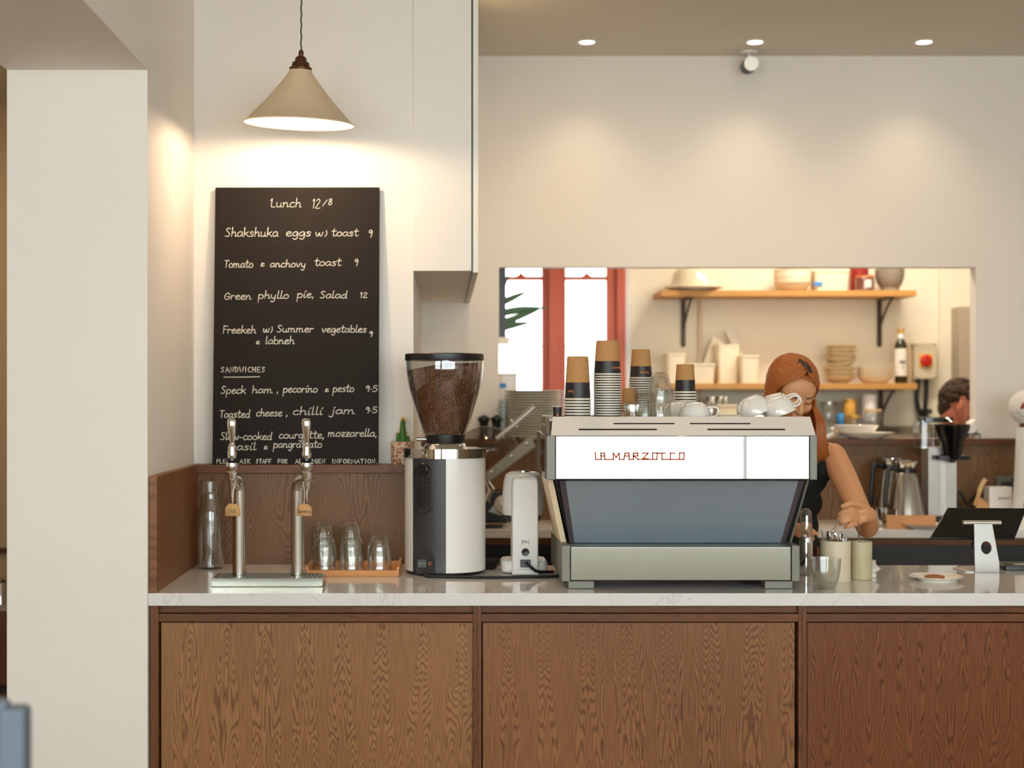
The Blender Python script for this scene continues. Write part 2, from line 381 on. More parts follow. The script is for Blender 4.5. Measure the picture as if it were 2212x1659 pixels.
# ================================================================== THE SETTING
YF, YA, YB = 4.40, 5.22, 7.0           # counter front, alcove wall, back wall
CT = 0.947                             # counter top height
HC = 3.17                              # ceiling height
XL, XR = -1.32, -0.896                 # thick wall at the left
XA = X(893, YA)                        # right end of the alcove wall
ZS = Z(151, YF)                        # underside of the left lintel
struct('wall_left', B().box(XL, XR, YF, 8.9, 0, HC).box(XL, XR, -1.6, YF, ZS, HC).box(XL, XR, -1.6, -1.2, 0, ZS), M_['wall'])
struct('wall_alcove', B().box(XR, XA, YA, 8.9, 0, HC), M_['wall'])
ox0, ox1 = X(1078, YB), X(2108, YB); oz0, oz1 = Z(960, YB), Z(577, YB)
struct('wall_back', B().box(XA, ox0, YB, YB+.08, 0, HC).box(ox1, 4.3, YB, YB+.08, 0, HC).box(ox0, ox1, YB, YB+.08, oz1, HC).box(ox0, ox1, YB, YB+.08, 0, oz0), M_['wall'])
bz = Z(585, YA-.008)
bk = struct('wall_bulkhead', B().box(XA, X(1018, YA-.008), YA-.008, YB, bz, HC), M_['wall'])
struct('trim_1', B().box(X(1018, YA-.008), X(1022, YA-.008), YA-.006, YB, bz-.004, HC), M_['green'])
struct('trim_2', B().box(X(1022, YA-.008), X(1033, YA-.008), YA-.008, YB, bz-.006, HC), M_['wall'])
struct('ceiling', B().box(-4.1, 4.4, -1.7, 9.0, HC, HC+.1), M_['ceil'])
struct('floor', B().box(-4.1, 4.4, -1.7, 9.0, -.1, 0), M_['floor'])
struct('wall_right', B().box(4.3, 4.4, -1.7, 9.0, 0, HC), M_['wall'])
struct('wall_kitchen', B().box(XA, .26, 8.8, 8.9, 0, HC).box(1.10, 4.3, 8.8, 8.9, 0, HC).box(.26, 1.10, 8.8, 8.9, 0, 1.1).box(.26, 1.10, 8.8, 8.9, 2.6, HC), M_['kwall'])
struct('wall_side_room', B().box(-4.1, XL, 7.9, 8.0, 0, HC).box(-4.1, -4.0, -1.7, 8.0, 0, HC), M_['wallroom'])
# shop front behind the camera: glazed wall
b = B().box(-4.1, 4.4, -1.7, -1.6, 0, .8).box(-4.1, 4.4, -1.7, -1.6, 3.0, HC).box(-4.1, -3.5, -1.7, -1.6, .8, 3.0).box(4.1, 4.4, -1.7, -1.6, .8, 3.0)
struct('wall_front', b, M_['wall'])
fr = B().box(-3.5, 4.1, -1.68, -1.62, .8, .86).box(-3.5, 4.1, -1.68, -1.62, 2.94, 3.0)
for x in (-3.5, -1.62, .27, 2.15, 4.04): fr.box(x, x+.035, -1.68, -1.62, .8, 3.0)
w1 = struct('window_1', fr, M_['whitep'])
struct('pane', B().box(-3.44, 4.04, -1.653, -1.647, .86, 2.94), M_['pane'], w1)
# kitchen window, red sashes seen through the serving hatch
Yw = 8.78
def wx(p): return X(p, Yw)
fr = B().box(wx(1330), wx(1350), Yw-.04, Yw+.08, 1.1, 2.6).box(.26, 1.10, Yw-.04, Yw+.08, 2.53, 2.6).box(.26, 1.10, Yw-.05, Yw+.08, 1.1, 1.16)
fr.box(.26, .30, Yw-.04, Yw+.08, 1.1, 2.6).box(wx(1184), wx(1207), Yw-.05, Yw+.08, 1.1, 2.6)
w2 = struct('window_2', fr, M_['redframe'], bev=.006)
for (a, b_) in ((1093-42, 1184), (1207, 1330)):
    i0, i1 = (a+10, 1170) if a < 1100 else (1222, 1309)
    s = B().box(max(wx(a), .30), max(wx(i0), .325), Yw-.02, Yw+.03, 1.16, 2.53).box(wx(i1), wx(b_), Yw-.02, Yw+.03, 1.16, 2.53)
    x0, x1 = max(wx(i0), .325), wx(i1)
    s.box(x0, x1, Yw-.02, Yw+.03, Z(606, Yw), Z(597, Yw)).box(x0, x1, Yw, Yw+.02, Z(751, Yw), Z(747, Yw)).box(x0, x1, Yw-.02, Yw+.03, 1.16, 1.22).box(x0, x1, Yw-.02, Yw+.03, 2.48, 2.53)
    xm = (x0+x1)/2+.005      # sash horn on the meeting rail
    s.prism([(xm-.035, Z(598, Yw)), (xm-.012, Z(592, Yw)), (xm, Z(586, Yw)), (xm+.012, Z(592, Yw)), (xm+.035, Z(598, Yw))], 'y', Yw-.01, Yw+.02)
    sa = struct('window_sash', s, M_['redframe'], w2, bev=.004)
    struct('pane', B().box(x0, x1, Yw+.008, Yw+.012, 1.2, 2.5), M_['pane'], sa)
struct('trim_3', B().box(wx(1350), wx(1361), Yw-.01, Yw+.02, 1.1, 2.6), M_['whitep'])
# conduit and joint on the kitchen wall
struct('trim_4', B().box(X(1508, 8.78), X(1516, 8.78), 8.77, 8.8, .5, 2.14), M_['conduit'])
struct('trim_5', B().box(X(2026, 8.79), X(2028, 8.79), 8.79, 8.8, 0, HC), M_['kwall'])
# wooden upstand ledges and panelling (fixed joinery)
YP = 5.145
zl = Z(1004, YP-.02)
struct('trim_6', B().box(XR+.002, XA, YP-.02, YA, zl-.030, zl), M_['oakrail'], bev=.002)
struct('wall_panel_alcove', B().box(XR+.026, XA, YP, YA, CT, zl-.030), M_['oakback'])
struct('wall_panel_side', B().box(XR+.001, XR+.026, YF+.015, YP-.02, CT, zl).box(XR+.001, XR+.026, YP-.02, YA, CT, zl-.03), M_['oakside'], bev=.0015)
zl2 = Z(948, YB-.08)
struct('trim_7', B().box(XA, 3.3, YB-.08, YB+.09, zl2-.028, zl2), M_['oakrail'], bev=.002)
struct('wall_panel_back', B().box(XA, 3.3, YB-.05, YB, CT, zl2-.028), M_['oakback'])

# ================================================================== LAMPS
def downlight(i, px, lab):
    x, y = X(px, 6.71), 6.71
    r = root('downlight', lab, 'ceiling light', (x, y, HC), 'recessed ceiling downlights')
    ob('bezel', B().lathe([(.046, -.001), (.046, -.005), (.034, -.005), (.034, -.001)], (x, y, HC), 28, close=True), M_['white'], r)
    ob('lens', B().cyl((x, y, HC-.004), .034, .003, 24), M_['lampface'], r)
    l = light('SPOT', 'downlight_and_fill', (x, y, HC-.02), 7, SOFTWARM, (math.radians(5), 0, 0), spot_size=math.radians(96), spot_blend=1.0, shadow_soft_size=.035)
downlight(0, 1268, 'round white recessed downlight nearest the boxed duct')
downlight(1, 1631, 'round recessed downlight just above the ceiling-mounted spotlight')
downlight(2, 1996, 'round white recessed downlight farthest from the boxed duct')
# row of unseen warm fill spots, added to brighten the back wall evenly
for x in (.2, 1.1, 2.0):
    light('SPOT', 'downlight_and_fill', (x, 5.85, HC-.02), 20, (1.0, .70, .40), (math.radians(14), 0, 0), spot_size=math.radians(150), spot_blend=1.0, shadow_soft_size=.04)
light('AREA', 'kitchen_lamp', (2.3, 7.8, HC-.03), 38, (1.0, .90, .76), (0, 0, 0), shape='RECTANGLE', size=1.2, size_y=.3)
light('AREA', 'side_room_lamp', (-2.4, 6.6, HC-.03), 14, SOFTWARM, (0, 0, 0), shape='DISK', size=.3)
# adjustable spotlight
Y0 = 6.88
x, z = X(1621, Y0), Z(139, Y0)
r = root('spotlight', 'small round white ceiling spotlight with black housing', 'spotlight', (x, Y0, HC))
ob('mount', B().cyl((x, Y0+.03, HC-.012), .04, .012, 24).tube([(x, Y0+.03, HC-.01), (x, Y0+.03, z+.02)], .008), M_['white'], r)
Rm = Matrix.Translation((x, Y0, z)) @ Matrix.Rotation(math.radians(92), 4, 'X')
ob('housing', B().lathe([(.02, -.075), (.034, -.07), (.036, .01), (.036, .02), (.031, .02), (.031, .012), (0, .012)], n=28, m=Rm), M_['black'], r)
ob('reflector', B().lathe([(.0315, .021), (.028, .014), (.012, .010), (.010, .013), (0, .013)], n=28, m=Rm).lathe([(.034, .020), (.0345, .024), (.030, .024), (.030, .020)], n=28, m=Rm, close=True), M_['spotface'], r)
# pendant
Yp = 4.86; px0, pz0 = X(646, Yp), Z(268, Yp); RR = 118*Yp/F
r = root('pendant_lamp', 'cream cone pendant lamp hanging on a green cord above the chalkboard', 'pendant lamp', (px0, Yp, HC))
T = Matrix.Translation((px0, Yp, pz0)) @ Matrix.Rotation(math.radians(2.0), 4, 'Y') @ Matrix.Rotation(math.radians(3.6), 4, 'X')
k = Yp/F; zt = 116*k; rt = 24*k
outp = [(RR, 0), (RR-.002, .004), (RR*.62, zt*.42), (RR*.36, zt*.74), (rt+.004, zt*.93), (rt, zt)]
ob('shade', B().lathe([(RR+.001, -.001), (RR+.001, .003)]+outp[1:]+[(rt-.003, zt)]+[(q[0]-.0022, q[1]-.001) for q in reversed(outp[1:-1])]+[(RR-.003, .0015)], n=64, m=T, close=True), M_['shade'], r)
ob('shade_lining', B().lathe([(q[0]-.0030, q[1]+.001) for q in outp]+[(.0, zt-.012)], n=64, m=T, caps=False), M_['shadein'], r)
ob('lamp_cap', B().lathe([(24.5*k, zt-.002), (24.5*k, zt+.006), (20*k, zt+.010), (18*k, zt+.024), (13*k, zt+.027), (12*k, zt+.038), (9*k, zt+.043), (5*k, zt+.046), (6*k, zt+.054), (4*k, zt+.064), (0, zt+.066)], n=32, m=T), M_['bronze'], r)
top = T @ Vector((0, 0, zt+.06))
cp = [(top.x+.0012*math.sin(i*1.3), Yp+.0012*math.cos(i*1.3)+(top.y-Yp)*(1-i/60), top.z+(HC-top.z)*i/60) for i in range(61)]
ob('cord', B().tube(cp, .0026, 8), M_['cord'], r)
bl = T @ Vector((0, 0, .088))
ob('bulb', B().ball(bl, (.022, .022, .028)).tube([bl+Vector((0, 0, .02)), bl+Vector((0, 0, .05))], .012), M_['bulb'], r)
light('POINT', 'pendant_glow', T @ Vector((0, 0, .028)), 10, (1.0, .77, .54), shadow_soft_size=.03)

# ================================================================== STROKE LETTERS  (x-height 1, baseline 0)
G = {
 'a': (.95, [[(.85, .85), (.45, 1.0), (.08, .6), (.15, .12), (.5, .05), (.8, .5), (.85, .9), (.82, .3), (1.0, .05)]]),
 'b': (.95, [[(.12, 1.8), (.12, .1)], [(.12, .6), (.5, 1.0), (.88, .65), (.8, .12), (.4, -.02), (.12, .2)]]),
 'c': (.8, [[(.8, .85), (.45, 1.0), (.1, .6), (.15, .12), (.5, 0), (.85, .2)]]),
 'd': (1.0, [[(.8, .8), (.45, .95), (.1, .55), (.15, .1), (.5, 0), (.82, .4)], [(.9, 1.85), (.84, .6), (.86, .02), (1.0, .05)]]),
 'e': (.85, [[(.1, .45), (.55, .6), (.78, .82), (.5, 1.02), (.15, .75), (.12, .2), (.45, 0), (.9, .18)]]),
 'f': (.7, [[(.8, 1.65), (.5, 1.8), (.35, 1.3), (.35, -.6)], [(.05, .95), (.75, 1.0)]]),
 'g': (.9, [[(.8, .85), (.45, 1.0), (.1, .6), (.2, .1), (.6, .15), (.82, .8), (.8, -.3), (.5, -.75), (.15, -.5)]]),
 'h': (.95, [[(.15, 1.85), (.12, 0)], [(.12, .55), (.5, .98), (.75, .7), (.75, .05), (1.0, .1)]]),
 'i': (.4, [[(.15, .95), (.15, .05), (.4, .1)], [(.25, 1.35), (.4, 1.6)]]),
 'j': (.5, [[(.35, .95), (.32, -.4), (.05, -.75), (-.15, -.5)], [(.38, 1.35), (.5, 1.6)]]),
 'k': (.9, [[(.12, 1.85), (.12, 0)], [(.8, .98), (.15, .5), (.5, .45), (.9, 0)]]),
 'l': (.42, [[(.2, 1.85), (.12, .3), (.22, .02), (.45, .15)]]),
 'm': (1.45, [[(.1, .95), (.1, 0)], [(.1, .6), (.4, .98), (.62, .75), (.62, 0)], [(.62, .6), (.95, .98), (1.15, .7), (1.15, .08), (1.45, .1)]]),
 'n': (.95, [[(.1, .95), (.1, 0)], [(.1, .55), (.45, .98), (.7, .7), (.72, .05), (.98, .15)]]),
 'o': (.9, [[(.55, 1.0), (.15, .75), (.1, .2), (.5, 0), (.85, .3), (.8, .8), (.45, 1.0)]]),
 'p': (.95, [[(.12, .95), (.1, -.9)], [(.12, .6), (.5, 1.0), (.88, .65), (.75, .1), (.35, .0), (.12, .2)]]),
 'q': (.9, [[(.8, .85), (.45, 1.0), (.1, .6), (.2, .05), (.6, .1), (.8, .5)], [(.82, .98), (.82, -.9)]]),
 'r': (.7, [[(.1, .95), (.12, 0)], [(.12, .5), (.35, .95), (.72, .85)]]),
 's': (.75, [[(.7, .85), (.4, 1.0), (.15, .8), (.35, .55), (.65, .35), (.5, .03), (.08, .08)]]),
 't': (.7, [[(.35, 1.7), (.3, .3), (.45, .02), (.75, .15)], [(.0, 1.15), (.75, 1.2)]]),
 'u': (.95, [[(.1, .95), (.1, .3), (.35, .0), (.7, .3), (.75, .95), (.75, .1), (1.0, .1)]]),
 'v': (.85, [[(.08, .95), (.4, .02), (.8, .98)]]),
 'w': (1.2, [[(.05, .9), (.15, .15), (.4, .05), (.6, .8), (.72, .1), (1.0, .1), (1.15, .95)]]),
 'y': (.95, [[(.1, .95), (.15, .3), (.4, .05), (.75, .4), (.8, .95), (.7, -.4), (.4, -.8), (.1, -.6)]]),
 'z': (.8, [[(.1, .95), (.75, .95), (.15, .05), (.85, .05)], [(.2, .5), (.65, .5)]]),
 'S': (.9, [[(.8, 1.55), (.45, 1.75), (.15, 1.4), (.45, .95), (.75, .5), (.5, .03), (.05, .12)]]),
 'T': (.9, [[(.0, 1.7), (.95, 1.65)], [(.45, 1.65), (.42, 0)]]),
 'G': (1.05, [[(.95, 1.25), (.55, 1.55), (.12, 1.0), (.15, .25), (.55, .0), (.95, .3), (.95, .7), (.5, .7)]]),
 'F': (.8, [[(.12, 1.8), (.12, 0)], [(.12, 1.75), (.85, 1.7)], [(.12, .95), (.65, .95)]]),
 'L': (.85, [[(.0, 1.3), (.25, 1.7), (.22, .15), (.85, .05)]]),
 '&': (.7, [[(.7, .6), (.35, .75), (.2, .5), (.5, .4), (.2, .3), (.15, .05), (.6, .02), (.75, .1)]]),
 '/': (.5, [[(.2, -.1), (.45, .5), (.35, 1.3)]]), '|': (.6, [[(.1, 0), (.6, 1.6)]]),
 ',': (.35, [[(.2, .15), (.12, -.3)]]), '.': (.3, [[(.12, .05), (.2, .02)]]), ':': (.3, [[(.12, .6), (.2, .57)]]), '-': (.7, [[(.1, .5), (.6, .52)]]), '_': (.3, [[(0, 0), (.3, 0)]]),
 '1': (.45, [[(.05, 1.25), (.25, 1.6), (.25, 0)]]), '2': (.85, [[(.08, 1.25), (.4, 1.6), (.7, 1.2), (.1, .05), (.85, .05)]]),
 '5': (.85, [[(.75, 1.6), (.2, 1.6), (.15, .95), (.55, 1.0), (.8, .5), (.45, .02), (.08, .1)]]), '8': (.8, [[(.65, 1.3), (.4, 1.6), (.15, 1.25), (.65, .55), (.4, .02), (.1, .45), (.65, 1.25)]]),
 '9': (.75, [[(.65, 1.3), (.35, 1.6), (.08, 1.2), (.35, .9), (.65, 1.3), (.62, .6), (.5, 0)]]),
}
C_ = {  # printed capitals, height 1
 'A': [[(0, 0), (.4, 1), (.75, 0)], [(.15, .38), (.62, .38)]], 'C': [[(.7, .85), (.35, 1), (.05, .5), (.35, 0), (.7, .12)]], 'D': [[(.08, 1), (.08, 0), (.5, .1), (.7, .5), (.45, .92), (.08, 1)]],
 'E': [[(.65, 1), (.08, 1), (.08, 0), (.65, 0)], [(.08, .5), (.55, .5)]], 'F': [[(.65, 1), (.08, 1), (.08, 0)], [(.08, .5), (.55, .5)]], 'G': [[(.7, .85), (.35, 1), (.05, .5), (.35, 0), (.7, .1), (.7, .45), (.4, .45)]],
 'H': [[(.08, 1), (.08, 0)], [(.65, 1), (.65, 0)], [(.08, .5), (.65, .5)]], 'I': [[(.2, 1), (.2, 0)]], 'K': [[(.08, 1), (.08, 0)], [(.65, 1), (.1, .45), (.7, 0)]], 'L': [[(.08, 1), (.08, 0), (.62, 0)]],
 'M': [[(.02, 0), (.1, 1), (.42, .3), (.75, 1), (.82, 0)]], 'N': [[(.06, 0), (.08, 1), (.65, 0), (.67, 1)]], 'O': [[(.4, 1), (.08, .75), (.08, .2), (.4, 0), (.72, .25), (.7, .8), (.4, 1)]],
 'P': [[(.08, 0), (.08, 1), (.55, .95), (.6, .6), (.1, .45)]], 'R': [[(.08, 0), (.08, 1), (.55, .95), (.58, .6), (.1, .48), (.65, 0)]], 'S': [[(.62, .88), (.35, 1), (.12, .78), (.55, .35), (.4, .02), (.06, .1)]],
 'T': [[(0, 1), (.7, 1)], [(.35, 1), (.35, 0)]], 'W': [[(.02, 1), (.2, 0), (.42, .8), (.62, 0), (.82, 1)]], '.': [[(.15, .04), (.22, .02)]],
}
def word_strokes(s, caps=False):
    """strokes of a word laid out from x=0, with its width"""
    x = 0; out = []
    for c in s:
        if caps: wd, st = {'I': .4, 'M': .85, 'W': .85, '.': .3}.get(c, .75), C_[c]
        else: wd, st = G[c]
        for q in st:
            p = [(x+a, y_) for a, y_ in q]
            if not caps and len(p) > 2: p = [(v.x, v.y) for v in smooth_path([(a, y_, 0) for a, y_ in p], 4)]
            out.append(p)
        x += wd+(.22 if caps else .12)
    return out, x-(.22 if caps else .12)
def ribbon(b, pts, f, w, th):
    """flat-topped pen stroke: f(u, v, h) gives the 3D point at height h off the surface"""
    P = [Vector((p[0], p[1])) for p in pts]
    if len(P) < 2: return
    n = len(P); vs = []; fs = []
    for i, p in enumerate(P):
        t = P[min(i+1, n-1)]-P[max(i-1, 0)]; t = t.normalized() if t.length > 1e-9 else Vector((1, 0)); s = Vector((-t.y, t.x))*w/2
        e = -t*w/2 if i == 0 else (t*w/2 if i == n-1 else Vector((0, 0)))
        for q, h in ((p+s+e, 0), (p+s*.8+e, th), (p-s*.8+e, th), (p-s+e, 0)): vs.append(f(q.x, q.y, h))
    for i in range(n-1):
        a = 4*i
        for k in range(4): fs.append((a+k, a+(k+1) % 4, a+4+(k+1) % 4, a+4+k))
    fs += [(0, 1, 2, 3), (4*n-4, 4*n-1, 4*n-2, 4*n-3)]
    b.add(vs, fs)
def write(b, s, f, u0, u1, v, h, w, th, caps=False, slant=0.0, h2=None):
    st, W = word_strokes(s, caps); kx = (u1-u0)/W
    for q in st: ribbon(b, [(u0+a*kx+slant*y_*h, v+y_*h) for a, y_ in q], f, w, th)

# ================================================================== CHALKBOARD
Yt, Yb = 5.205, 5.145
def brd(u, v, h=0):   # u, v: pixel coordinates in the photograph of a point on the leaning board
    t = (v-405)/(1003-405); Y = Yt+(Yb-Yt)*t-.008
    p = Vector((X(u, Y), Y, Z(v, Y))); return p+Vector((0, -1, .08)).normalized()*h
c = [brd(465, 405), brd(820, 404.5), brd(817.5, 1003), brd(458.5, 1003)]
base = Vector(((c[2].x+c[3].x)/2, Yb, zl))
r = root('chalkboard', 'tall black lunch menu chalkboard leaning on the wooden ledge', 'chalkboard', base)
for q in c[2:]: q.z = zl+.0005
back = [q+Vector((0, .010, .001)) for q in c]
ob('board', B().add(c+back, [(0, 1, 2, 3), (7, 6, 5, 4), (0, 4, 5, 1), (1, 5, 6, 2), (2, 6, 7, 3), (3, 7, 4, 0)]), M_['board'], r, bev=.002)
lines = [
 [('Lunch', 583, 650, 447.5, 10.5), ('12', 674, 691, 450, 12.5), ('|', 695, 705, 445, 8), ('8', 708, 718, 443, 8.5)],
 [('Shakshuka', 486, 600, 511, 10.5), ('eggs', 617, 671, 510, 9.5), ('w/', 681, 706, 510, 9), ('toast', 716, 773, 510, 9), ('9', 795, 804, 512, 9.5)],
 [('Tomato', 484, 546, 578, 9), ('&', 562, 570, 575, 9), ('anchovy', 583, 660, 577, 8.5), ('toast', 679, 736, 574, 9), ('9', 765, 773, 574, 9)],
 [('Green', 484, 542, 647, 9), ('phyllo', 557, 623, 645, 9), ('pie,', 641, 678, 643, 9), ('Salad', 691, 749, 644, 8.5), ('12', 777.5, 793, 643, 7)],
 [('Freekeh', 481, 552, 720, 9), ('w/', 568, 588, 718, 9), ('Summer', 598, 676, 717.5, 8.5), ('vegetables', 694.5, 791, 718, 8.5), ('9', 797, 804.5, 727, 7)],
 [('&', 552, 560, 743, 8), ('labneh', 573, 635, 743, 9)],
 [('SANDWICHES', 477, 573, 804, 11)],
 [('Speck', 477, 530, 850, 9), ('ham', 544, 588, 849, 8.5), (',', 598, 601, 848, 9), ('pecorino', 611, 685, 847.5, 9), ('&', 701, 709, 846, 8), ('pesto', 718.5, 764, 846.5, 9), ('9:5', 789, 815, 846, 8)],
 [('Toasted', 474, 539, 902, 9), ('cheese', 553, 608.5, 899, 9), (',', 618, 621, 898, 9), ('chilli', 632, 696, 896, 9.5), ('jam', 714, 766, 894, 9), ('9:5', 789, 814, 892, 8)],
 [('Slow-cooked', 476, 586.5, 950, 9), ('courgette,', 602, 700, 947, 9), ('mozzarella,', 708, 814, 943, 9)],
 [('basil', 495, 552.6, 972, 9), ('&', 569, 577, 970, 8), ('pangrattato', 590, 694.5, 967, 9)],
 [('PLEASE', 468, 508, 1001, 9), ('ASK', 518, 541, 1001, 9), ('STAFF', 553, 586, 1001, 9), ('FOR', 600, 621, 1001, 9), ('ALLERGEN', 638, 702, 1001, 9), ('INFORMATION.', 717, 815, 1001, 9)],
]
for i, ln in enumerate(lines):
    for (s, u0, u1, v, h) in ln:
        b = B()
        caps = len(s) > 1 and s.replace('.', '').isupper()
        f = lambda u, vv, hh: brd(u, -vv, hh+.0003)
        write(b, s, f, u0, u1, -v, h, 1.75 if i else 1.45, .0006, caps, 0.12 if not caps else 0)
        if i == 6: ribbon(b, [(484, -814.5), (522, -814.8), (561, -813.8)], lambda u, vv, hh: brd(u, -vv, hh+.0003), 1.8, .0006)
        ob('lettering', b, M_['chalk'], r, smooth=None)

# ================================================================== BAR COUNTER
struct_x1 = 2.35
r = root('marble_worktop', 'long white marble worktop on the wooden bar counter', 'worktop', ((XR+struct_x1)/2, 4.8, CT-.038))
ob('slab', B().box(XR+.001, struct_x1, YF, 5.12, CT-.038, CT).box(XR+.001, XA, 5.12, YP, CT-.038, CT), M_['marble'], r, bev=.0015)
bays = [(325, 347, 1022, 1031, 'oak', 'brown oak counter bay with eye-shaped grain, under the water taps'),
        (1031, 1043, 1718, 1733, 'oak2', 'middle brown oak counter bay, under the espresso machine'),
        (1733, 1745, 2420, 2436, 'oak3', 'reddish oak counter bay, under the cookie plate and till')]
YC = YF+.02
for n, (a, p0, p1, z1, mt, lab) in enumerate(bays):
    xa, x0, x1, xb = X(a, YC), X(p0, YC), X(p1, YC), X(z1, YC)
    zt_ = CT-.038
    r = root('counter_cabinet', lab, 'cabinet', ((xa+xb)/2, YC, 0), 'oak counter bays')
    zr1, zr0, zd = Z(1326, YC), Z(1343, YC), Z(1346, YC)
    ob('carcass', B().box(xa, xb, YC+.035, 5.10, .0, zt_), M_['dark'], r)
    sw = (18 if n == 0 else 9)*YC/F
    ob('stile', B().box(xa, xa+sw, YC-.004, YC+.035, 0, zt_), M_['oakstile'], r, bev=.001)
    ob('stile', B().box(xb-9*YC/F, xb, YC-.004, YC+.035, 0, zt_), M_['oakstile'], r, bev=.001)
    ob('rail', B().box(xa+sw, xb-9*YC/F, YC+.014, YC+.035, zr1+.002, zt_), M_['oakrail'], r)
    ob('rail', B().box(xa+sw, xb-9*YC/F, YC-.002, YC+.035, zr0, zr1), M_['oakrail'], r, bev=.001)
    ob('panel', B().box(x0, x1, YC+.008, YC+.034, .10, zd), M_[mt], r, bev=.001)
    ob('kickboard', B().box(xa+sw, xb-.012, YC+.02, YC+.034, 0, .095), M_['dark'], r)
# back counter
yb0, yb1 = 6.46, YB-.05
r = root('back_counter', 'low back counter with pale marble top behind the barista', 'counter', (1.6, 6.7, 0))
ob('marble_top', B().box(-.10, 3.3, yb0, yb1, CT-.037, CT), M_['marble'], r, bev=.0015)
ob('fascia', B().box(-.10, 3.3, yb0+.02, yb0+.04, CT-.070, CT-.037), M_['oakstile'], r)
ob('fridge_front', B().box(-.10, 3.3, yb0+.03, yb0+.06, .08, CT-.072), M_['black'], r)
for x in (.72, 1.58, 2.44): ob('door_handle', B().tube([(x, yb0+.03, .80), (x, yb0+.005, .80), (x+.22, yb0+.005, .80), (x+.22, yb0+.03, .80)], .006), M_['steeld'], r)
ob('carcass', B().box(-.10, 3.3, yb0+.06, yb1, 0, CT-.037), M_['dark'], r)
# ================================================================== THINGS ON THE COUNTER, LEFT PART
# ---- water taps on a drip tray
Yt0 = 4.62
x0, x1 = X(457, 4.55), X(697, 4.55)
r = root('water_tap_station', 'twin chrome water taps rising from a steel drip tray', 'tap', ((x0+x1)/2, 4.60, CT))
zt_ = CT+.030
ob('drip_tray', B().box(x0, x1, 4.547, 4.675, CT+.002, zt_-.003).box(x0+.006, x1-.006, 4.55, 4.67, CT, CT+.002), M_['steelb'], r, bev=.0008)
g = B()
for i in range(28):
    for j in range(6):
        xx = x0+.02+i*(x1-x0-.04)/27; yy = 4.562+j*.0185
        g.box(xx-.0042, xx+.0042, yy-.0035, yy+.0035, zt_-.004, zt_-.0022)
ob('grille', g, M_['steeld'], r)
for (pc, pf, sgn, word) in ((516, 503, -1, 'Still'), (642.5, 663.5, 1, 'Sparkling')):
    xc, xf = X(pc, 4.61), X(pf, 4.56); zb = Z(1047, 4.6); ztop = Z(1024, 4.6)
    path = [(xc, 4.615, zt_-.004), (xc, 4.615, zb-.02)]
    n = 10; dv = Vector((xf-xc, 4.562-4.615, 0))
    for k in range(1, n+1):
        a = PI/2*k/n; path.append((xc+dv.x*(1-math.cos(a)), 4.615+dv.y*(1-math.cos(a)), zb-.02+.042*math.sin(a)))
    ob('tap_column', B().tube(path, [.0205]*(len(path)-5)+[.0200, .0185, .016, .014, .012], 28), M_['steelc'], r)
    ob('column_ring', B().lathe([(.0205, 0), (.0235, 0), (.0235, .004), (.0205, .005)], (xc, 4.615, zt_-.003), 28, close=True), M_['chrome'], r)
    xx, yy = xf, 4.545
    zc = Z(1030, yy)      # centre of the faucet body
    s = yy/F              # metres per pixel
    bp = [(0, Z(1084, yy)), (.0055, Z(1084, yy)), (.0060, Z(1083, yy)), (.0105, Z(1050, yy)), (.0108, Z(1043, yy)), (.0145, Z(1040, yy)), (.0155, Z(1034, yy)), (.0160, Z(1020, yy)), (.0130, Z(1018, yy)), (.0185, Z(1013, yy)), (.0195, Z(1007, yy)), (.0185, Z(1000, yy)), (.0140, Z(998, yy)), (.0125, Z(997, yy)), (0, Z(997, yy))]
    ob('faucet_body', B().lathe(bp, (xx, yy, 0), 28), M_['chrome'], r)
    ob('collar', B().lathe([(.0125, Z(999, yy)), (.0155, Z(998, yy)), (.0160, Z(995, yy)), (.0155, Z(990, yy)), (.0125, Z(989, yy))], (xx, yy, 0), 28, close=True), M_['blackg'], r)
    hp = [(0, Z(998, yy)), (.013, Z(998, yy)), (.0142, Z(985, yy)), (.0150, Z(978, yy)), (.0120, Z(972, yy)), (.0135, Z(967, yy)), (.010, Z(961, yy)), (.0088, Z(958, yy)), (0, Z(957, yy))]
    ob('bonnet', B().lathe(hp, (xx, yy, 0), 28), M_['chrome'], r)
    tilt = (xx-.000, xx-.002)
    pts = [(xx, yy, Z(960, yy)), (xx, yy, Z(950, yy)), (xx-.0005, yy, Z(935, yy)), (xx-.001, yy, Z(920, yy)), (xx-.0015, yy, Z(911, yy)), (xx-.0015, yy, Z(906, yy)), (xx-.0015, yy, Z(903.5, yy))]
    ob('handle', B().tube(pts, [.0062, .0080, .0115, .0142, .0146, .0125, .007], 24, sq=.62, up=(0, 1, 0)), M_['chrome'], r)
    # kraft label on a string
    tx = X(503 if sgn < 0 else 657, 4.52); ty = 4.515; tz1, tz0 = Z(1088, ty), Z(1115, ty); hw = 16.5*ty/F
    poly = [(tx-hw, tz0+.001), (tx+hw, tz0), (tx+hw, tz1-.012), (tx+hw*.5, tz1-.001), (tx-hw*.5, tz1), (tx-hw*.95, tz1-.011)]
    tg = ob('tag', B().prism(poly, 'y', ty, ty+.0008), M_['kraftb'], r, smooth=None)
    b = B(); write(b, word, lambda u, v, h: Vector((u, ty-h, v)), tx-hw*(.5 if sgn < 0 else .85), tx+hw*(.45 if sgn < 0 else .85), tz0+.011, .0062 if sgn < 0 else .005, .0011, .0003)
    ob('lettering', b, M_['ink'], tg, smooth=None)
    sp_ = [(xx+(.004*(-sgn)), 4.536, Z(1020, yy)), (xx-.010*sgn if sgn > 0 else xx+.012, 4.536, Z(1040, yy)), (tx+.001, 4.522, Z(1062, yy)), (tx, 4.516, tz1-.002)]
    ob('string', B().tube(smooth_path(sp_, 5), .0010, 6), M_['label'], tg)
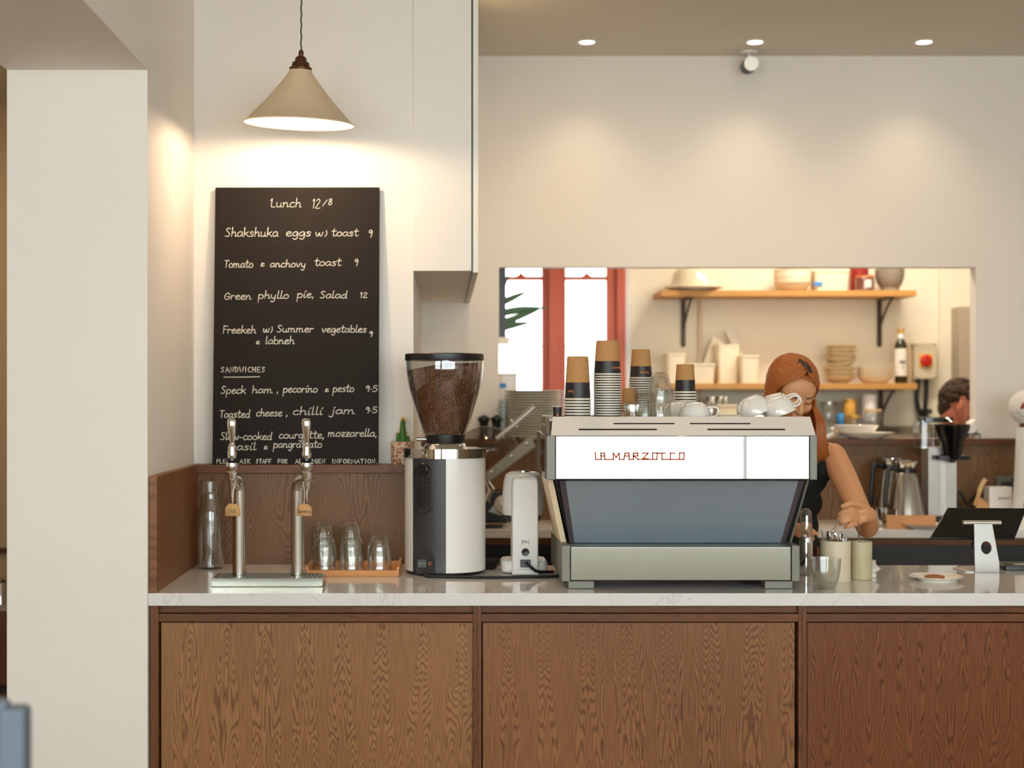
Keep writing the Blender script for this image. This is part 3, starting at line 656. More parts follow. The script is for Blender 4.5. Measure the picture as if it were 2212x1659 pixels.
# ---- water carafe
Yc_ = 5.03; k = Yc_/F; xc = X(455, Yc_)
r = root('carafe', 'tall clear glass carafe in the corner behind the water taps', 'carafe', (xc, Yc_, CT))
pr = [(0, 0), (27*k, 0), (28.5*k, 2*k), (28.5*k, 110*k), (27*k, 128*k), (20*k, 150*k), (19*k, 165*k), (21.5*k, 183*k), (22.5*k, 187*k), (21*k, 187*k), (17.5*k, 165*k), (18.5*k, 149*k), (25*k, 128*k), (26.7*k, 110*k), (26.7*k, 5*k), (0, 5*k)]
ob('vessel', B().lathe(pr, (xc, Yc_, CT), 40), M_['glass'], r)
# ---- wooden tray and tumblers
Yt1 = 4.80; xa, xb = X(664, Yt1), X(859, Yt1)
r = root('serving_tray', 'orange wooden tray under the upturned glasses', 'tray', ((xa+xb)/2, 4.92, CT))
ob('tray_base', B().box(xa+.003, xb-.003, Yt1+.003, 5.07, CT, CT+.007), M_['traywood'], r)
b = B().prism([(Yt1, CT+.001), (Yt1-.006, CT+.021), (Yt1+.002, CT+.021), (Yt1+.008, CT+.007)], 'x', xa-.004, xb+.004)
b.prism([(5.073, CT+.001), (5.079, CT+.021), (5.073, CT+.021), (5.067, CT+.007)], 'x', xa-.004, xb+.004)
b.prism([(xa, CT+.001), (xa-.006, CT+.032), (xa+.002, CT+.032), (xa+.008, CT+.007)], 'y', Yt1+.001, 5.075)
b.prism([(xb, CT+.001), (xb+.006, CT+.032), (xb-.002, CT+.032), (xb-.008, CT+.007)], 'y', Yt1+.001, 5.075)
ob('tray_rim', b, M_['traywood'], r, bev=.001)
def tumbler(name, R, H, rb, cat='glass', fl=14, fd=.035, mt='glass'):
    """upturned tumbler standing on its rim"""
    rt = root(name, 'x', cat, (0, 0, 0))
    t = .0022
    pr = [(R, 0), (R+.0006, .001), (R-.0018, H*.28), (R-.0026, H*.30), (R*.90, H*.55), (rb+.004, H*.86), (rb, H-.006), (rb-.004, H), (0, H-.002), (0, H-.010), (rb-.006, H-.012), (rb*.97+.002, H*.84), (R*.90-t, H*.54), (R-t-.002, H*.28), (R-t, 0)]
    ob('bowl', B().lathe(pr, (0, 0, 0), 42, flute=fl, fd=fd, fz=(H*.33, H*.97), close=False, caps=False), M_[mt], rt)
    return rt
tp = tumbler('tumbler', .0415, .0900, .026)
used = False
fr_x = (701, 760, 819.5); Yg = 4.865; zg = CT+.0072
for i, px in enumerate(fr_x):
    for lv in range(2):
        nm = ['left', 'middle', 'right'][i]
        pos = ['beside the right water tap', 'in the centre of the tray', 'nearest the coffee grinder'][i]
        lab = 'clear upturned tumbler %s, front row, %s' % (('at the base', 'on top')[lv], pos)
        place(tp, used, (X(px, Yg), Yg, zg+lv*.034), lab, 'upturned water tumblers on the tray', rot=(0, 0, i+lv*.3)); used = True
Yg2 = 4.99
for i, px in enumerate((698, 757)):
    for lv in range(3):
        pos = ['beside the right water tap', 'in the middle of the tray'][i]
        lab = 'clear upturned tumbler %s of a rear stack, %s' % (('at the base', 'in the middle', 'on top')[lv], pos)
        place(tp, True, (X(px, Yg2), Yg2, zg+lv*.034), lab, 'upturned water tumblers on the tray', rot=(0, 0, i+lv*.7))
# ---- cactus
Yk = 5.175; k = Yk/F; xc = X(870, Yk)
r = root('potted_cactus', 'small green cactus with orange tips in a patterned pot', 'cactus', (xc, Yk, zl))
ob('pot', B().lathe([(0, 0), (23.5*k, 0), (25*k, 2*k), (25.5*k, 46*k), (25*k, 49*k), (22.5*k, 49*k), (22*k, 43*k), (0, 43*k)], (xc, Yk, zl), 32), M_['pot'], r)
def spiky(b, pts, rs, ribs=6):
    pts = smooth_path(pts, 5); R = []
    n = len(pts)
    for i in range(n):
        t = i/(n-1)*(len(rs)-1); j = min(int(t), len(rs)-2); R.append((rs[j]*(1-(t-j))+rs[j+1]*(t-j))*(1+.12*math.sin(i*2.3)))
    b.tube(pts, R, 9)
    for i in range(1, n-1):
        for q in range(6):
            a = q*PI/3+i; p = pts[i]; d = Vector((math.cos(a), math.sin(a), .25)); b.tube([p+d*R[i]*.85, p+d*(R[i]+.004)], [.0014, .0003], 4)
b = B(); z0 = zl+43*k
spiky(b, [(xc+.002, Yk, z0-.003), (xc+.001, Yk, z0+18*k), (xc+.000, Yk-.002, z0+38*k), (xc+.003, Yk, z0+55*k)], [.017, .016, .011, .008, .006])
spiky(b, [(xc-.012, Yk-.005, z0-.003), (xc-.014, Yk-.006, z0+14*k), (xc-.013, Yk-.006, z0+24*k)], [.010, .009, .006])
spiky(b, [(xc+.014, Yk-.004, z0-.003), (xc+.015, Yk-.004, z0+10*k), (xc+.014, Yk-.003, z0+17*k)], [.009, .008, .005])
ob('stem', b, M_['cactus'], r)
b = B()
for (dx, dz) in ((.003, 56*k), (-.003, 55*k), (.008, 52*k), (-.013, 26*k), (.014, 19*k)): b.ball((xc+dx, Yk-.004, z0+dz), (.0038, .0038, .005), 10, 7)
ob('flower_tips', b, M_['yellow'], r)

# ================================================================== COFFEE GRINDER
Yg = 4.925; R = .1365; k = Yg/F; xc = X(961.5, Yg)
r = root('coffee_grinder', 'large white and black coffee grinder with a full clear bean hopper', 'coffee grinder', (xc, Yg, CT))
zb = CT+.012; zr0, zr1 = Z(991, Yg-R*.9), Z(970.5, Yg-R*.9)
ob('foot_ring', B().lathe([(0, 0), (R-.012, 0), (R-.006, .004), (R-.004, .012), (0, .012)], (xc, Yg, CT), 48), M_['rubber'], r)
# white shell wraps round, leaving the black panel facing the camera (azimuth -90 deg is the camera side)
def shell(a0, a1, rr, z0, z1, th=.006, n=24):
    b = B(); a0, a1 = math.radians(a0), math.radians(a1); vs = []
    for i in range(n+1):
        a = a0+(a1-a0)*i/n
        for q, z in ((rr, z0), (rr, z1), (rr-th, z1), (rr-th, z0)): vs.append((xc+q*math.cos(a), Yg+q*math.sin(a), z))
    fs = [(4*i+j, 4*i+4+j, 4*i+4+(j+1) % 4, 4*i+(j+1) % 4) for i in range(n) for j in range(4)]+[(0, 1, 2, 3), (4*n+3, 4*n+2, 4*n+1, 4*n)]
    return b.add(vs, fs)
aw = math.degrees(math.acos((963-961.5)/87.5)); 
ob('body', shell(-89.0, 217, R, zb, zr0), M_['white'], r, smooth=30)
bb = shell(217.5, 270.5, R-.0015, zb, zr0)
ob('back_panel', bb, M_['charcoal'], r, smooth=30)
ob('core', B().cyl((xc, Yg, zb), R-.008, zr0-zb, 40), M_['dark'], r)
def gp(px, py, rr=R): # a point on the front of the drum from a pixel
    dx = (px-961.5)*(Yg-R*.8)/F; dx = max(-rr*.99, min(rr*.99, dx)); y = Yg-math.sqrt(rr*rr-dx*dx); return Vector((xc+dx, y, Z(py, y)))
# vent: rounded slot with louvres following the drum
b = B()
for i in range(17):
    py = 1016+i*5.0; hw = 16 if 2 <= i <= 14 else (14 if i in (1, 15) else 9)
    pts = [gp(914+hw*t/5.0, py, R+.0005) for t in range(-5, 6)]; b.tube(pts, .0017, 6, sq=.6)
vp = [(914+q[0], 1057+q[1]) for q in rrect(40, 104, 19.5, 8)]
b2 = B().tube([gp(q[0], q[1], R+.0005) for q in vp], .0022, 6, closed=True)
for q in (908, 918, 925): b2.tube([gp(q, 1011+t*9, R+.0003) for t in range(11)], .0010, 5)
v = ob('vent', b, M_['black'], r); ob('vent_frame', b2, M_['black'], v)
p = gp(914, 1013, R); nrm = (p-Vector((xc, Yg, p.z))).normalized()
Rk = Matrix.Translation(p) @ nrm.to_track_quat('Z', 'Y').to_matrix().to_4x4()
kn = ob('vent_knob', B().lathe([(0, -.002), (.020, -.002), (.020, .005), (.017, .008), (0, .008)], n=28, m=Rk), M_['black'], r)
# switch recess
poly = [(-20, -26), (20, -26), (20, 5), (17, 14), (10, 21), (0, 24), (-10, 21), (-17, 14), (-20, 5)]
b = B(); o_ = [gp(919+q[0], 1213-q[1], R+.002) for q in poly]; i_ = [gp(919+q[0], 1213-q[1], R-.004) for q in poly]; n = len(poly)
b.add(o_+i_, [tuple(range(n)), tuple(range(2*n-1, n-1, -1))]+[(i, n+i, n+(i+1) % n, (i+1) % n) for i in range(n)])
ob('switch_housing', b, M_['charcoal'], r)
p = gp(912, 1217, R+.004)
sw = ob('rocker_switch', B().box(p.x-.016, p.x+.016, p.y-.004, p.y+.006, p.z-.015, p.z+.015), M_['black'], r, bev=.002)
b = B().tube([p+Vector((-.007+.003*math.cos(a*PI/5), -.0048, .003*math.sin(a*PI/5))) for a in range(10)], .0006, 5, closed=True); b.box(p.x+.004, p.x+.010, p.y-.0052, p.y-.004, p.z-.0006, p.z+.0006)
ob('switch_marks', b, M_['label'], sw)
p = gp(929, 1217, R+.002); ob('fuse_cap', B().lathe([(.0072, 0), (.0072, .006), (.0050, .006), (.0045, .002), (0, .002)], n=24, m=Matrix.Translation(p+Vector((0, .003, 0))) @ Matrix.Rotation(PI/2, 4, 'X')), M_['bronze'], r)
ob('top_ring', B().lathe([(0, zr0), (R+.003, zr0), (R+.003, zr1), (.074, zr1+.0005), (.068, zr1+.012), (.064, zr1+.016), (0, zr1+.016)], (xc, Yg, 0), 96), M_['mirror'], r, smooth=25)
zc0, zc1 = Z(966, Yg), Z(939, Yg)
ob('collar', B().lathe([(0, zc0-.008), (.060, zc0-.008), (.062, zc0), (.068, zc1-.004), (.068, zc1), (0, zc1)], (xc, Yg, 0), 48), M_['black'], r)
hk = (Yg)/F
hprof = [(66*.0+.069, zc1), (57*hk, Z(905, Yg)), (68*hk, Z(870, Yg)), (77*hk, Z(838, Yg)), (82*hk, Z(808, Yg)), (83.5*hk, Z(785, Yg)), (84*hk, Z(778, Yg))]
hsm = [(v.x, v.y) for v in smooth_path([(a, b_, 0) for a, b_ in hprof], 5)]
hx = xc-.002
ob('hopper', B().lathe(hsm+[(q[0]-.0035, q[1]) for q in reversed(hsm)], (hx, Yg, 0), 64, close=True), M_['hopper'], r)
ob('hopper_lid', B().lathe([(0, Z(779, Yg)), (85*hk, Z(779, Yg)), (85.5*hk, Z(777, Yg)), (85.5*hk, Z(766, Yg)), (84*hk, Z(764.5, Yg)), (0, Z(764, Yg))], (hx, Yg, 0), 64), M_['black'], r, bev=.0)
ob('bolt', B().tube([(xc-.064, Yg-.01, zr1+.030), (xc-.096, Yg-.012, zr1+.030)], .0075, 16), M_['mirror'], r)
# beans: one uncountable mass with beans modelled on its surface
def hrad(z):
    for (a, b_), (c_, d_) in zip(hsm, hsm[1:]):
        if b_ <= z <= d_: return a+(c_-a)*(z-b_)/(d_-b_+1e-9)
    return hsm[-1][0]
z0b, z1b = zc1+.004, Z(800, Yg)
z1b = Z(806, Yg)
prof = [(0, z0b)]+[(hrad(z0b+(z1b-z0b)*i/14)-.013, z0b+(z1b-z0b)*i/14) for i in range(15)]+[(.07, Z(799, Yg)), (0, Z(792, Yg))]
mass = B().lathe(prof, (hx, Yg, 0), 40)
rng = random.Random(3)
def beanv(c, nrm_, s):
    q = nrm_.to_track_quat('Z', 'Y').to_matrix() @ Euler((0, 0, rng.uniform(0, PI))).to_matrix() @ Euler((rng.uniform(-.5, .5), rng.uniform(-.5, .5), 0)).to_matrix()
    n, kk = 8, 5; vs = []; fs = []
    for j in range(1, kk):
        t = PI*j/kk
        for i in range(n):
            a = 2*PI*i/n; z = .0030*math.cos(t); x = .0062*math.sin(t)*math.cos(a); y = .0044*math.sin(t)*math.sin(a)
            if abs(y) < .001 and z > 0: z -= .0011
            vs.append(c+q @ Vector((x*s, y*s, z*s)))
    vs += [c+q @ Vector((0, 0, .0018*s)), c+q @ Vector((0, 0, -.0030*s))]; T = len(vs)-2
    for j in range(kk-2):
        for i in range(n):
            i2 = (i+1) % n; fs.append((j*n+i, (j+1)*n+i, (j+1)*n+i2, j*n+i2))
    for i in range(n):
        i2 = (i+1) % n; fs.append((T, i, i2)); fs.append((T+1, (kk-2)*n+i2, (kk-2)*n+i))
    mass.add(vs, fs)
zz = z0b+.004
while zz < Z(781, Yg):
    rr = hrad(zz)-.0095; nn = int(2*PI*rr/.0092)
    for i in range(nn):
        a = 2*PI*(i+rng.random()*.5)/nn
        lim = Z(794, Yg)+.012*math.cos(a-.2)     # the heap is lower at the left
        if zz > lim: continue
        if math.sin(a) > .35: continue            # far side is hidden by the mass
        c = Vector((hx+rr*math.cos(a), Yg+rr*math.sin(a), zz+rng.uniform(-.002, .002)))
        beanv(c+Vector((rng.uniform(-.001, .001), rng.uniform(-.001, .001), 0)), Vector((math.cos(a), math.sin(a), -.2)), rng.uniform(.95, 1.2))
    zz += .0068
for i in range(900):
    a = rng.uniform(0, 2*PI); q = math.sqrt(rng.random())*(.118)
    lim = Z(794, Yg)+.012*math.cos(a-.2)*q/.118+.012*(1-q/.118)
    beanv(Vector((hx+q*math.cos(a), Yg+q*math.sin(a), lim)), Vector((0, -.2, 1)), 1.1)
o = ob('coffee_beans', mass, M_['bean'], None, smooth=60)
tag(o, 'brown roasted coffee beans filling the clear grinder hopper', 'coffee beans'); o['kind'] = 'stuff'

# ================================================================== TAMPER (white, "puq")
Yq = 4.93; k = 4.86/F; xc = X(1134, 4.86)
r = root('tamping_machine', 'white automatic coffee tamper between grinder and espresso machine', 'coffee tamper', (xc, Yq, CT))
zq = lambda py: Z(py, 4.86)
ob('base', B().prism(rrect(100*k, .15, .03, 6, xc, Yq+.01), 'z', CT+.003, zq(1212)), M_['whitep'], r, bev=.010, seg=4)
ob('column', B().prism([(xc-28*k, zq(1238)), (xc+28*k, zq(1238)), (xc+28*k, zq(1050)), (xc+26*k, zq(1032)), (xc-26*k, zq(1032)), (xc-28*k, zq(1050))], 'y', 4.835, 4.97), M_['whitep'], r, bev=.006, seg=3)
ob('plinth', B().box(xc-29*k, xc+29*k, 4.828, 4.9, CT+.002, zq(1228)), M_['whitep'], r, bev=.003)
hp_ = [(0, zq(1120)), (34*k, zq(1120)), (44*k, zq(1116)), (46*k, zq(1108)), (45*k, zq(1070)), (42*k, zq(1040)), (38*k, zq(1028)), (30*k, zq(1023)), (0, zq(1022))]
ob('head', B().lathe(hp_, (xc-1*k, 4.96, 0), 40), M_['whitep'], r)
ob('head_base', B().lathe([(0, zq(1131)), (36*k, zq(1131)), (41*k, zq(1120)), (0, zq(1120))], (xc-1*k, 4.96, 0), 36), M_['charcoal'], r)
ob('top_button', B().cyl((xc, 4.955, zq(1023)), 15*k, .005, 28), M_['mirror'], r)
Rq = Matrix.Rotation(PI/2, 4, 'X')
ob('power_button', B().lathe([(0, -.004), (8.2*k, -.004), (8.2*k, .003), (7*k, .005), (0, .003)], n=28, m=Matrix.Translation((xc, 4.835, zq(1191))) @ Rq), M_['black'], r)
ob('power_socket', B().box(xc-11*k, xc+11*k, 4.826, 4.84, zq(1223), zq(1207)), M_['black'], r, bev=.001)
b = B(); f = lambda u, v, h: Vector((u, 4.8348-h, v))
write(b, 'pu', f, xc-8*k, xc+2*k, zq(1171), 5.5*k, .0016, .0003); ob('lettering', b, M_['grey'], r, smooth=None)
b = B(); write(b, 'q', f, xc+3*k, xc+7.5*k, zq(1171), 5.5*k, .0016, .0003); ob('lettering', b, M_['orange'], r, smooth=None, label='orange last letter')
cb = ob('power_cable', B().tube(smooth_path([(xc+1*k, 4.822, zq(1213)), (xc+8*k, 4.800, zq(1218)), (xc+22*k, 4.80, zq(1229)), (xc+42*k, 4.83, CT+.012), (xc+60*k, 4.86, CT+.008)], 6), .0052, 10), M_['rubber'], None)
tag(cb, 'short black power cable plugged into the white tamper', 'cable')
cb.data.transform(Matrix.Identity(4))
xg = X(918, 4.79)
cb = ob('power_cable', B().tube(smooth_path([(xg, 4.784, CT+.018), (xg+.004, 4.775, CT+.006), (xg+.05, 4.762, CT+.0052), (xg+.22, 4.742, CT+.0052), (xg+.34, 4.746, CT+.0052), (xg+.44, 4.78, CT+.0052)], 6), .0050, 10), M_['rubber'], None)
tag(cb, 'long black power cable lying on the marble from the grinder', 'cable')

# ================================================================== ESPRESSO MACHINE
xm = X(1470, 4.5)
r = root('espresso_machine', 'large chrome espresso machine on the marble counter', 'espresso machine', (xm, 4.75, CT))
def xx_(p, Y=4.5): return X(p, Y)
zb0, zb1 = Z(1255, 4.5), Z(1180, 4.5)
bx0, bx1 = xx_(1213), xx_(1727)
# base
ob('base_housing', B().box(bx0+.004, bx1-.004, 4.512, 5.0, zb0, zb1), M_['steeld'], r, bev=.002)
ob('base_panel', B().box(xx_(1232), xx_(1709), 4.498, 4.512, zb0+.001, zb1-.001), M_['steelb'], r, bev=.003)
for a, b_ in ((1213, 1231.5), (1709.5, 1727)): ob('base_end_block', B().box(xx_(a), xx_(b_), 4.496, 4.60, zb0-.001, zb1+.003), M_['steeld'], r, bev=.002)
for a, b_ in ((1227, 1284), (1652, 1713)):
    for y0 in (4.50, 4.90): ob('foot', B().box(xx_(a), xx_(b_), y0, y0+.07, CT, zb0), M_['steeld'], r, bev=.003)
# body, tapering towards the base
def trap(p, Y0, Y1, z0, z1):   # p = pixel x at top-left, top-right, bottom-left, bottom-right (at depth 4.5)
    a, b_, c_, d_ = [xx_(q) for q in p]
    vs = [(c_, Y1, z0), (d_, Y1, z0), (b_, Y0, z1), (a, Y0, z1)]
    return vs
zt1 = Z(1038, 4.5)
def slab(p, y0, y1, th, z0, z1):
    f1 = trap(p, y0, y1, z0, z1); f2 = [(x, y+th, z) for x, y, z in f1]
    return B().add(f1+f2, [(0, 1, 2, 3), (7, 6, 5, 4), (0, 4, 5, 1), (1, 5, 6, 2), (2, 6, 7, 3), (3, 7, 4, 0)])
ob('lower_body', slab((1199, 1748, 1236, 1719), 4.53, 4.60, .36, zb1, zt1), M_['black'], r, bev=.002)
ob('splash_panel', slab((1222, 1727, 1246, 1700), 4.510, 4.585, .006, zb1+.002, zt1-.001), M_['blue'], r)
ob('side_trim', slab((1209, 1222, 1236, 1246), 4.508, 4.583, .008, zb1+.002, zt1-.001), M_['purple'], r)
ob('side_trim', slab((1727, 1739, 1700, 1709), 4.508, 4.583, .008, zb1+.002, zt1-.001), M_['purple'], r)
ob('side_leg', slab((1184, 1197, 1217, 1230), 4.54, 4.60, .30, zb1, zt1), M_['cream'], r, bev=.002)
ob('side_leg', slab((1750, 1756, 1721, 1727), 4.54, 4.60, .30, zb1, zt1), M_['steeld'], r, bev=.002)
# upper body
zu0, zu1 = Z(1036, 4.44), Z(940.5, 4.44); ux0, ux1 = X(1181, 4.44), X(1765, 4.44)
ob('upper_housing', B().box(ux0+.006, ux1-.006, 4.455, 5.02, zu0+.003, zu1-.002), M_['steeld'], r, bev=.002)
ob('mirror_panel', B().box(X(1200, 4.44), X(1748.5, 4.44), 4.438, 4.456, zu0, zu1-.001), M_['mirrorp'], r, bev=.003, seg=3)
for a, b_ in ((1180.5, 1199.5), (1749, 1765)): ob('upper_end_block', B().box(X(a, 4.44), X(b_, 4.44), 4.437, 4.52, zu0-.001, zu1), M_['steeld'], r, bev=.002)
sd = B().prism([(4.45, zu0), (4.45, zu1), (4.72, zu1), (4.74, zu1-.02), (4.74, zu0+.05), (4.66, zu0)], 'x', ux0, ux0+.008)
ob('side_panel', sd, M_['mirror'], r, bev=.002)
sd = B().prism([(4.45, zu0), (4.45, zu1), (4.72, zu1), (4.74, zu1-.02), (4.74, zu0+.05), (4.66, zu0)], 'x', ux1-.008, ux1)
ob('side_panel', sd, M_['mirror'], r, bev=.002)
# sloping top panel with slots: built as strips around the slots
z9 = Z(900, 4.53); Ya_, Yb_ = 4.445, 4.53
def sl(px, t):  # px at front (t=0) or back (t=1) pixel column
    Y = Ya_+(Yb_-Ya_)*t; return Vector((X(px, Y), Y, zu1+(z9-zu1)*t))
def edge(t): return (1190+4*t, 1762-12*t)
slots = [(.34, .24, 0, 0)]
b = B()
def quad(l0, r0, t0, l1, r1, t1):
    f1 = [sl(l0, t0), sl(r0, t0), sl(r1, t1), sl(l1, t1)]; f2 = [q-Vector((0, -.0010, .0014)) for q in f1]
    b.add(f1+f2, [(0, 1, 2, 3), (7, 6, 5, 4), (0, 4, 5, 1), (1, 5, 6, 2), (2, 6, 7, 3), (3, 7, 4, 0)])
rows = [(0, .27, None), (.27, .37, [(1250, 1419), (1528, 1696)]), (.37, .59, None), (.59, .68, [(1325, 1457), (1490, 1621.5)]), (.68, 1.0, None)]
for t0, t1, cuts in rows:
    L0, R0 = edge(t0); L1, R1 = edge(t1)
    if not cuts: quad(L0, R0, t0, L1, R1, t1)
    else:
        xs = [L0]+[q for c_ in cuts for q in c_]+[R0]; xe = [L1]+[q for c_ in cuts for q in c_]+[R1]
        for i in range(0, len(xs), 2): quad(xs[i], xs[i+1], t0, xe[i], xe[i+1], t1)
ob('top_cover', b, M_['whitesteel'], r, smooth=15)
vs_ = [sl(1195, .02)-Vector((0, -.02, .012)), sl(1757, .02)-Vector((0, -.02, .012)), sl(1747, .98)-Vector((0, -.02, .012)), sl(1199, .98)-Vector((0, -.02, .012))]
ob('slot_shade', B().add(vs_+[v+Vector((0, .01, -.01)) for v in vs_], [(0, 1, 2, 3), (7, 6, 5, 4), (0, 4, 5, 1), (1, 5, 6, 2), (2, 6, 7, 3), (3, 7, 4, 0)]), M_['dark'], r, smooth=15)  # dark sheet under the slots; their shade is put into its colour
zt_m = z9-.014
ob('cup_tray', B().box(sl(1194, 1).x, sl(1750, 1).x, Yb_+.035, 5.01, zu1-.01, zt_m), M_['steelb'], r, bev=.001)
ob('cup_rail', B().box(sl(1194, 1).x, sl(1750, 1).x, 5.00, 5.012, zt_m, z9-.002), M_['steelb'], r)
ob('end_bracket', B().prism([(4.46, zu1+.001), (4.54, z9), (4.72, z9), (4.72, zu1+.001)], 'x', ux0+.002, sl(1189, .5).x), M_['steeld'], r, bev=.003)
for y in (4.56, 4.62): ob('screw', B().lathe([(0, 0), (.004, 0), (.003, .002), (0, .002)], n=12, m=Matrix.Translation((ux0+.002, y, zu1+.03)) @ Matrix.Rotation(-PI/2, 4, 'Y')), M_['chrome'], r)
# barista-side: three group heads and drip tray (seen only from behind the bar)
for i in range(3):
    gx = xm-.22+i*.22
    ob('group_head', B().cyl((gx, 5.06, 1.24), .035, .06, 24).box(gx-.03, gx+.03, 4.99, 5.07, 1.27, 1.33), M_['chrome'], r)
# lettering
b = B(); mk = 4.437/F; lx = lambda p: X(p, 4.437); lz = lambda p: Z(p, 4.437)
LM = [[(1285.5, 977), (1287, 992.5), (1299, 992.5), (1298, 979), (1306, 979), (1306.5, 992.5)], [(1298, 985), (1306, 985)],
 [(1306.5, 992.5), (1325, 992.5)], [(1325, 992.5), (1325, 979), (1331, 988), (1337.5, 979), (1338, 992.5), (1348, 992.5), (1350, 979), (1359, 979), (1359, 992.5), (1368, 992.5), (1368, 979), (1378, 979), (1378, 985), (1369, 985), (1378, 992.5), (1419, 992.5), (1420, 978.5), (1410, 978.5), (1410, 990)],
 [(1350, 985), (1359, 985)], [(1388, 979), (1400, 979), (1389, 991), (1400, 991)], [(1420, 979), (1437, 979)], [(1430, 979), (1430, 992.5), (1477, 992.5), (1478, 978.5), (1468, 978.5), (1468, 991)], [(1458, 979), (1448, 979), (1448, 992)]]
for q in [s_ for Q in LM for s_ in zip(Q, Q[1:])]: ribbon(b, [(lx(u), lz(v)) for u, v in q], lambda u, v, h: Vector((u, 4.4378-h, v)), 2.9*mk, .0012)
ob('lettering', b, M_['copper'], r, smooth=None, label='copper line lettering')
# ================================================================== CUPS AND GLASSES ON THE ESPRESSO MACHINE
def paper_cup(Rr, Rb, H, bf, band=True, rr=.0017):
    rt = root('paper_cup', 'x', 'paper cup', (0, 0, 0)); rad = lambda z: Rr+(Rb-Rr)*z/H; t = .0006
    zb_ = H*bf
    ob('cup_wall', B().lathe([(rad(zb_), zb_), (rad(H), H-.0005), (rad(H)-.0015, H), (rad(H)-.003, H-.006), (0, H-.006), (0, H-.0068), (rad(H)-.0038, H-.0068), (rad(zb_)-t, zb_)], n=30, caps=False), M_['kraft'], rt)
    ob('black_band' if band else 'kraft_band', B().lathe([(rad(0)-.001, .002), (rad(zb_)+.0001, zb_), (rad(zb_)-t, zb_), (rad(0)-.002, .002)], n=30, close=True), M_['cupblack' if band else 'kraft'], rt)
    rm = [(Rr+.0005+.0018*math.cos(a*PI/4), rr+rr*math.sin(a*PI/4)) for a in range(8)]
    ob('rim', B().lathe(rm, n=36, close=True), M_['rim'], rt)
    return rt
def cup_text(rt, word, Rr, Rb, H, zc_, az, h):
    b = B(); st, W = word_strokes(word)
    Wd = W*h
    for q in st:
        def f(u, v, hh):
            z = zc_+v; r_ = Rr+(Rb-Rr)*z/H+.0002+hh; a = math.radians(az)+(u-Wd/2)/r_
            return Vector((r_*math.cos(a), r_*math.sin(a), z))
        ribbon(b, [(a*h, y_*h) for a, y_ in q], f, .0011, .0003)
    b.v = [v+rt.location for v in b.v]
    return ob('lettering', b, M_['orange'], rt, smooth=None)
TZ = zt_m
cupsets = [
 # px centre, depth, rim px, base px, total height px, black fraction, spacing px, count, word, azimuth, name for label
 (1248, 4.62, 60, 46, 94, .40, 6.2, 8, 'nomy', -128, 'stack nearest the plates'),
 (1312, 4.66, 62, 48, 74, .40, 5.3, 19, 'economy', -48, 'tallest stack'),
 (1384.5, 4.90, 52, 38, 63, .42, 4.4, 18, 'economy', -78, 'slim stack behind the glasses'),
 (1480, 4.86, 48, 37, 62, .45, 4.6, 10, None, 0, 'stack behind the white cups'),
]
tops = [770, 736, 755, 787]
for (pc, Y, dr, db, hp, bf, sp_, n, word, az, nm), tp_ in zip(cupsets, tops):
    k = Y/F; Rr, Rb, H = dr*k/2-.002, db*k/2, hp*k
    ztop = Z(tp_, Y); step = (ztop-H-TZ)/(n-1)
    proto = paper_cup(Rr, Rb, H, bf, True, step*.30)
    for i in range(n):
        topc = i == n-1
        lab = 'kraft and black paper cup on top of the %s' % nm if topc else 'nested black and white rimmed paper cup in the %s' % nm
        if topc:
            o = place(proto, True, (X(pc, Y), Y, TZ+i*step), lab, 'paper cups, %s' % nm)
            if word: cup_text(o, word, Rr, Rb, H, H*bf*.45, az, .0052*(dr/60))
        else: place(proto, i > 0, (X(pc, Y), Y, TZ+i*step), lab, 'paper cups, %s' % nm)
# small kraft cup behind the glasses, small black cup at the left corner
k = 4.80/F; pr_ = paper_cup(18*k, 14*k, 68*k, .3, False)
place(pr_, False, (X(1359, 4.80), 4.80, TZ), 'small plain kraft paper cup behind the low fluted glass')
k = 4.70/F
rt = root('espresso_paper_cup', 'tiny black paper cup upright at the corner of the espresso machine', 'paper cup', (X(1204, 4.62), 4.62, TZ))
ob('cup_wall', B().lathe([(0, 0), (8*k, 0), (9.6*k, 29*k), (9*k, 29*k), (7.5*k, 1.5*k), (0, 1.5*k)], rt.location, 28), M_['cupblack'], rt)
ob('rim', B().lathe([(9.4*k+.001*math.cos(a*PI/3), 29.4*k+.001*math.sin(a*PI/3)) for a in range(6)], rt.location, 28, close=True), M_['rim'], rt)
ob('print', B().box(rt.location.x-.004, rt.location.x+.002, 4.62-.0138, 4.62-.0125, TZ+.015, TZ+.021), M_['orange'], rt)
# fluted glasses
gp_ = tumbler('fluted_glass', .0385, .0960, .0250, 'glass', 12, .05)
Yg = 4.68; zt0 = Z(805, Yg)
for i in range(2): place(gp_, i > 0, (X(1425, Yg), Yg, TZ if i == 0 else zt0-.096), 'clear upturned fluted glass, %s' % ('upper one of the tall glass stack' if i else 'lower one of the tall glass stack'), 'fluted glasses on the espresso machine', rot=(0, 0, i*.3))
lo = tumbler('fluted_glass', .0335, .0600, .0270, 'glass', 12, .05)
place(lo, False, (X(1367, 4.62), 4.62, TZ), 'low clear upturned fluted glass at the front of the espresso machine top', 'fluted glasses on the espresso machine')
place(gp_, True, (X(1393, 4.80), 4.80, TZ), 'clear upturned fluted glass half hidden behind the tall glass stack', 'fluted glasses on the espresso machine')
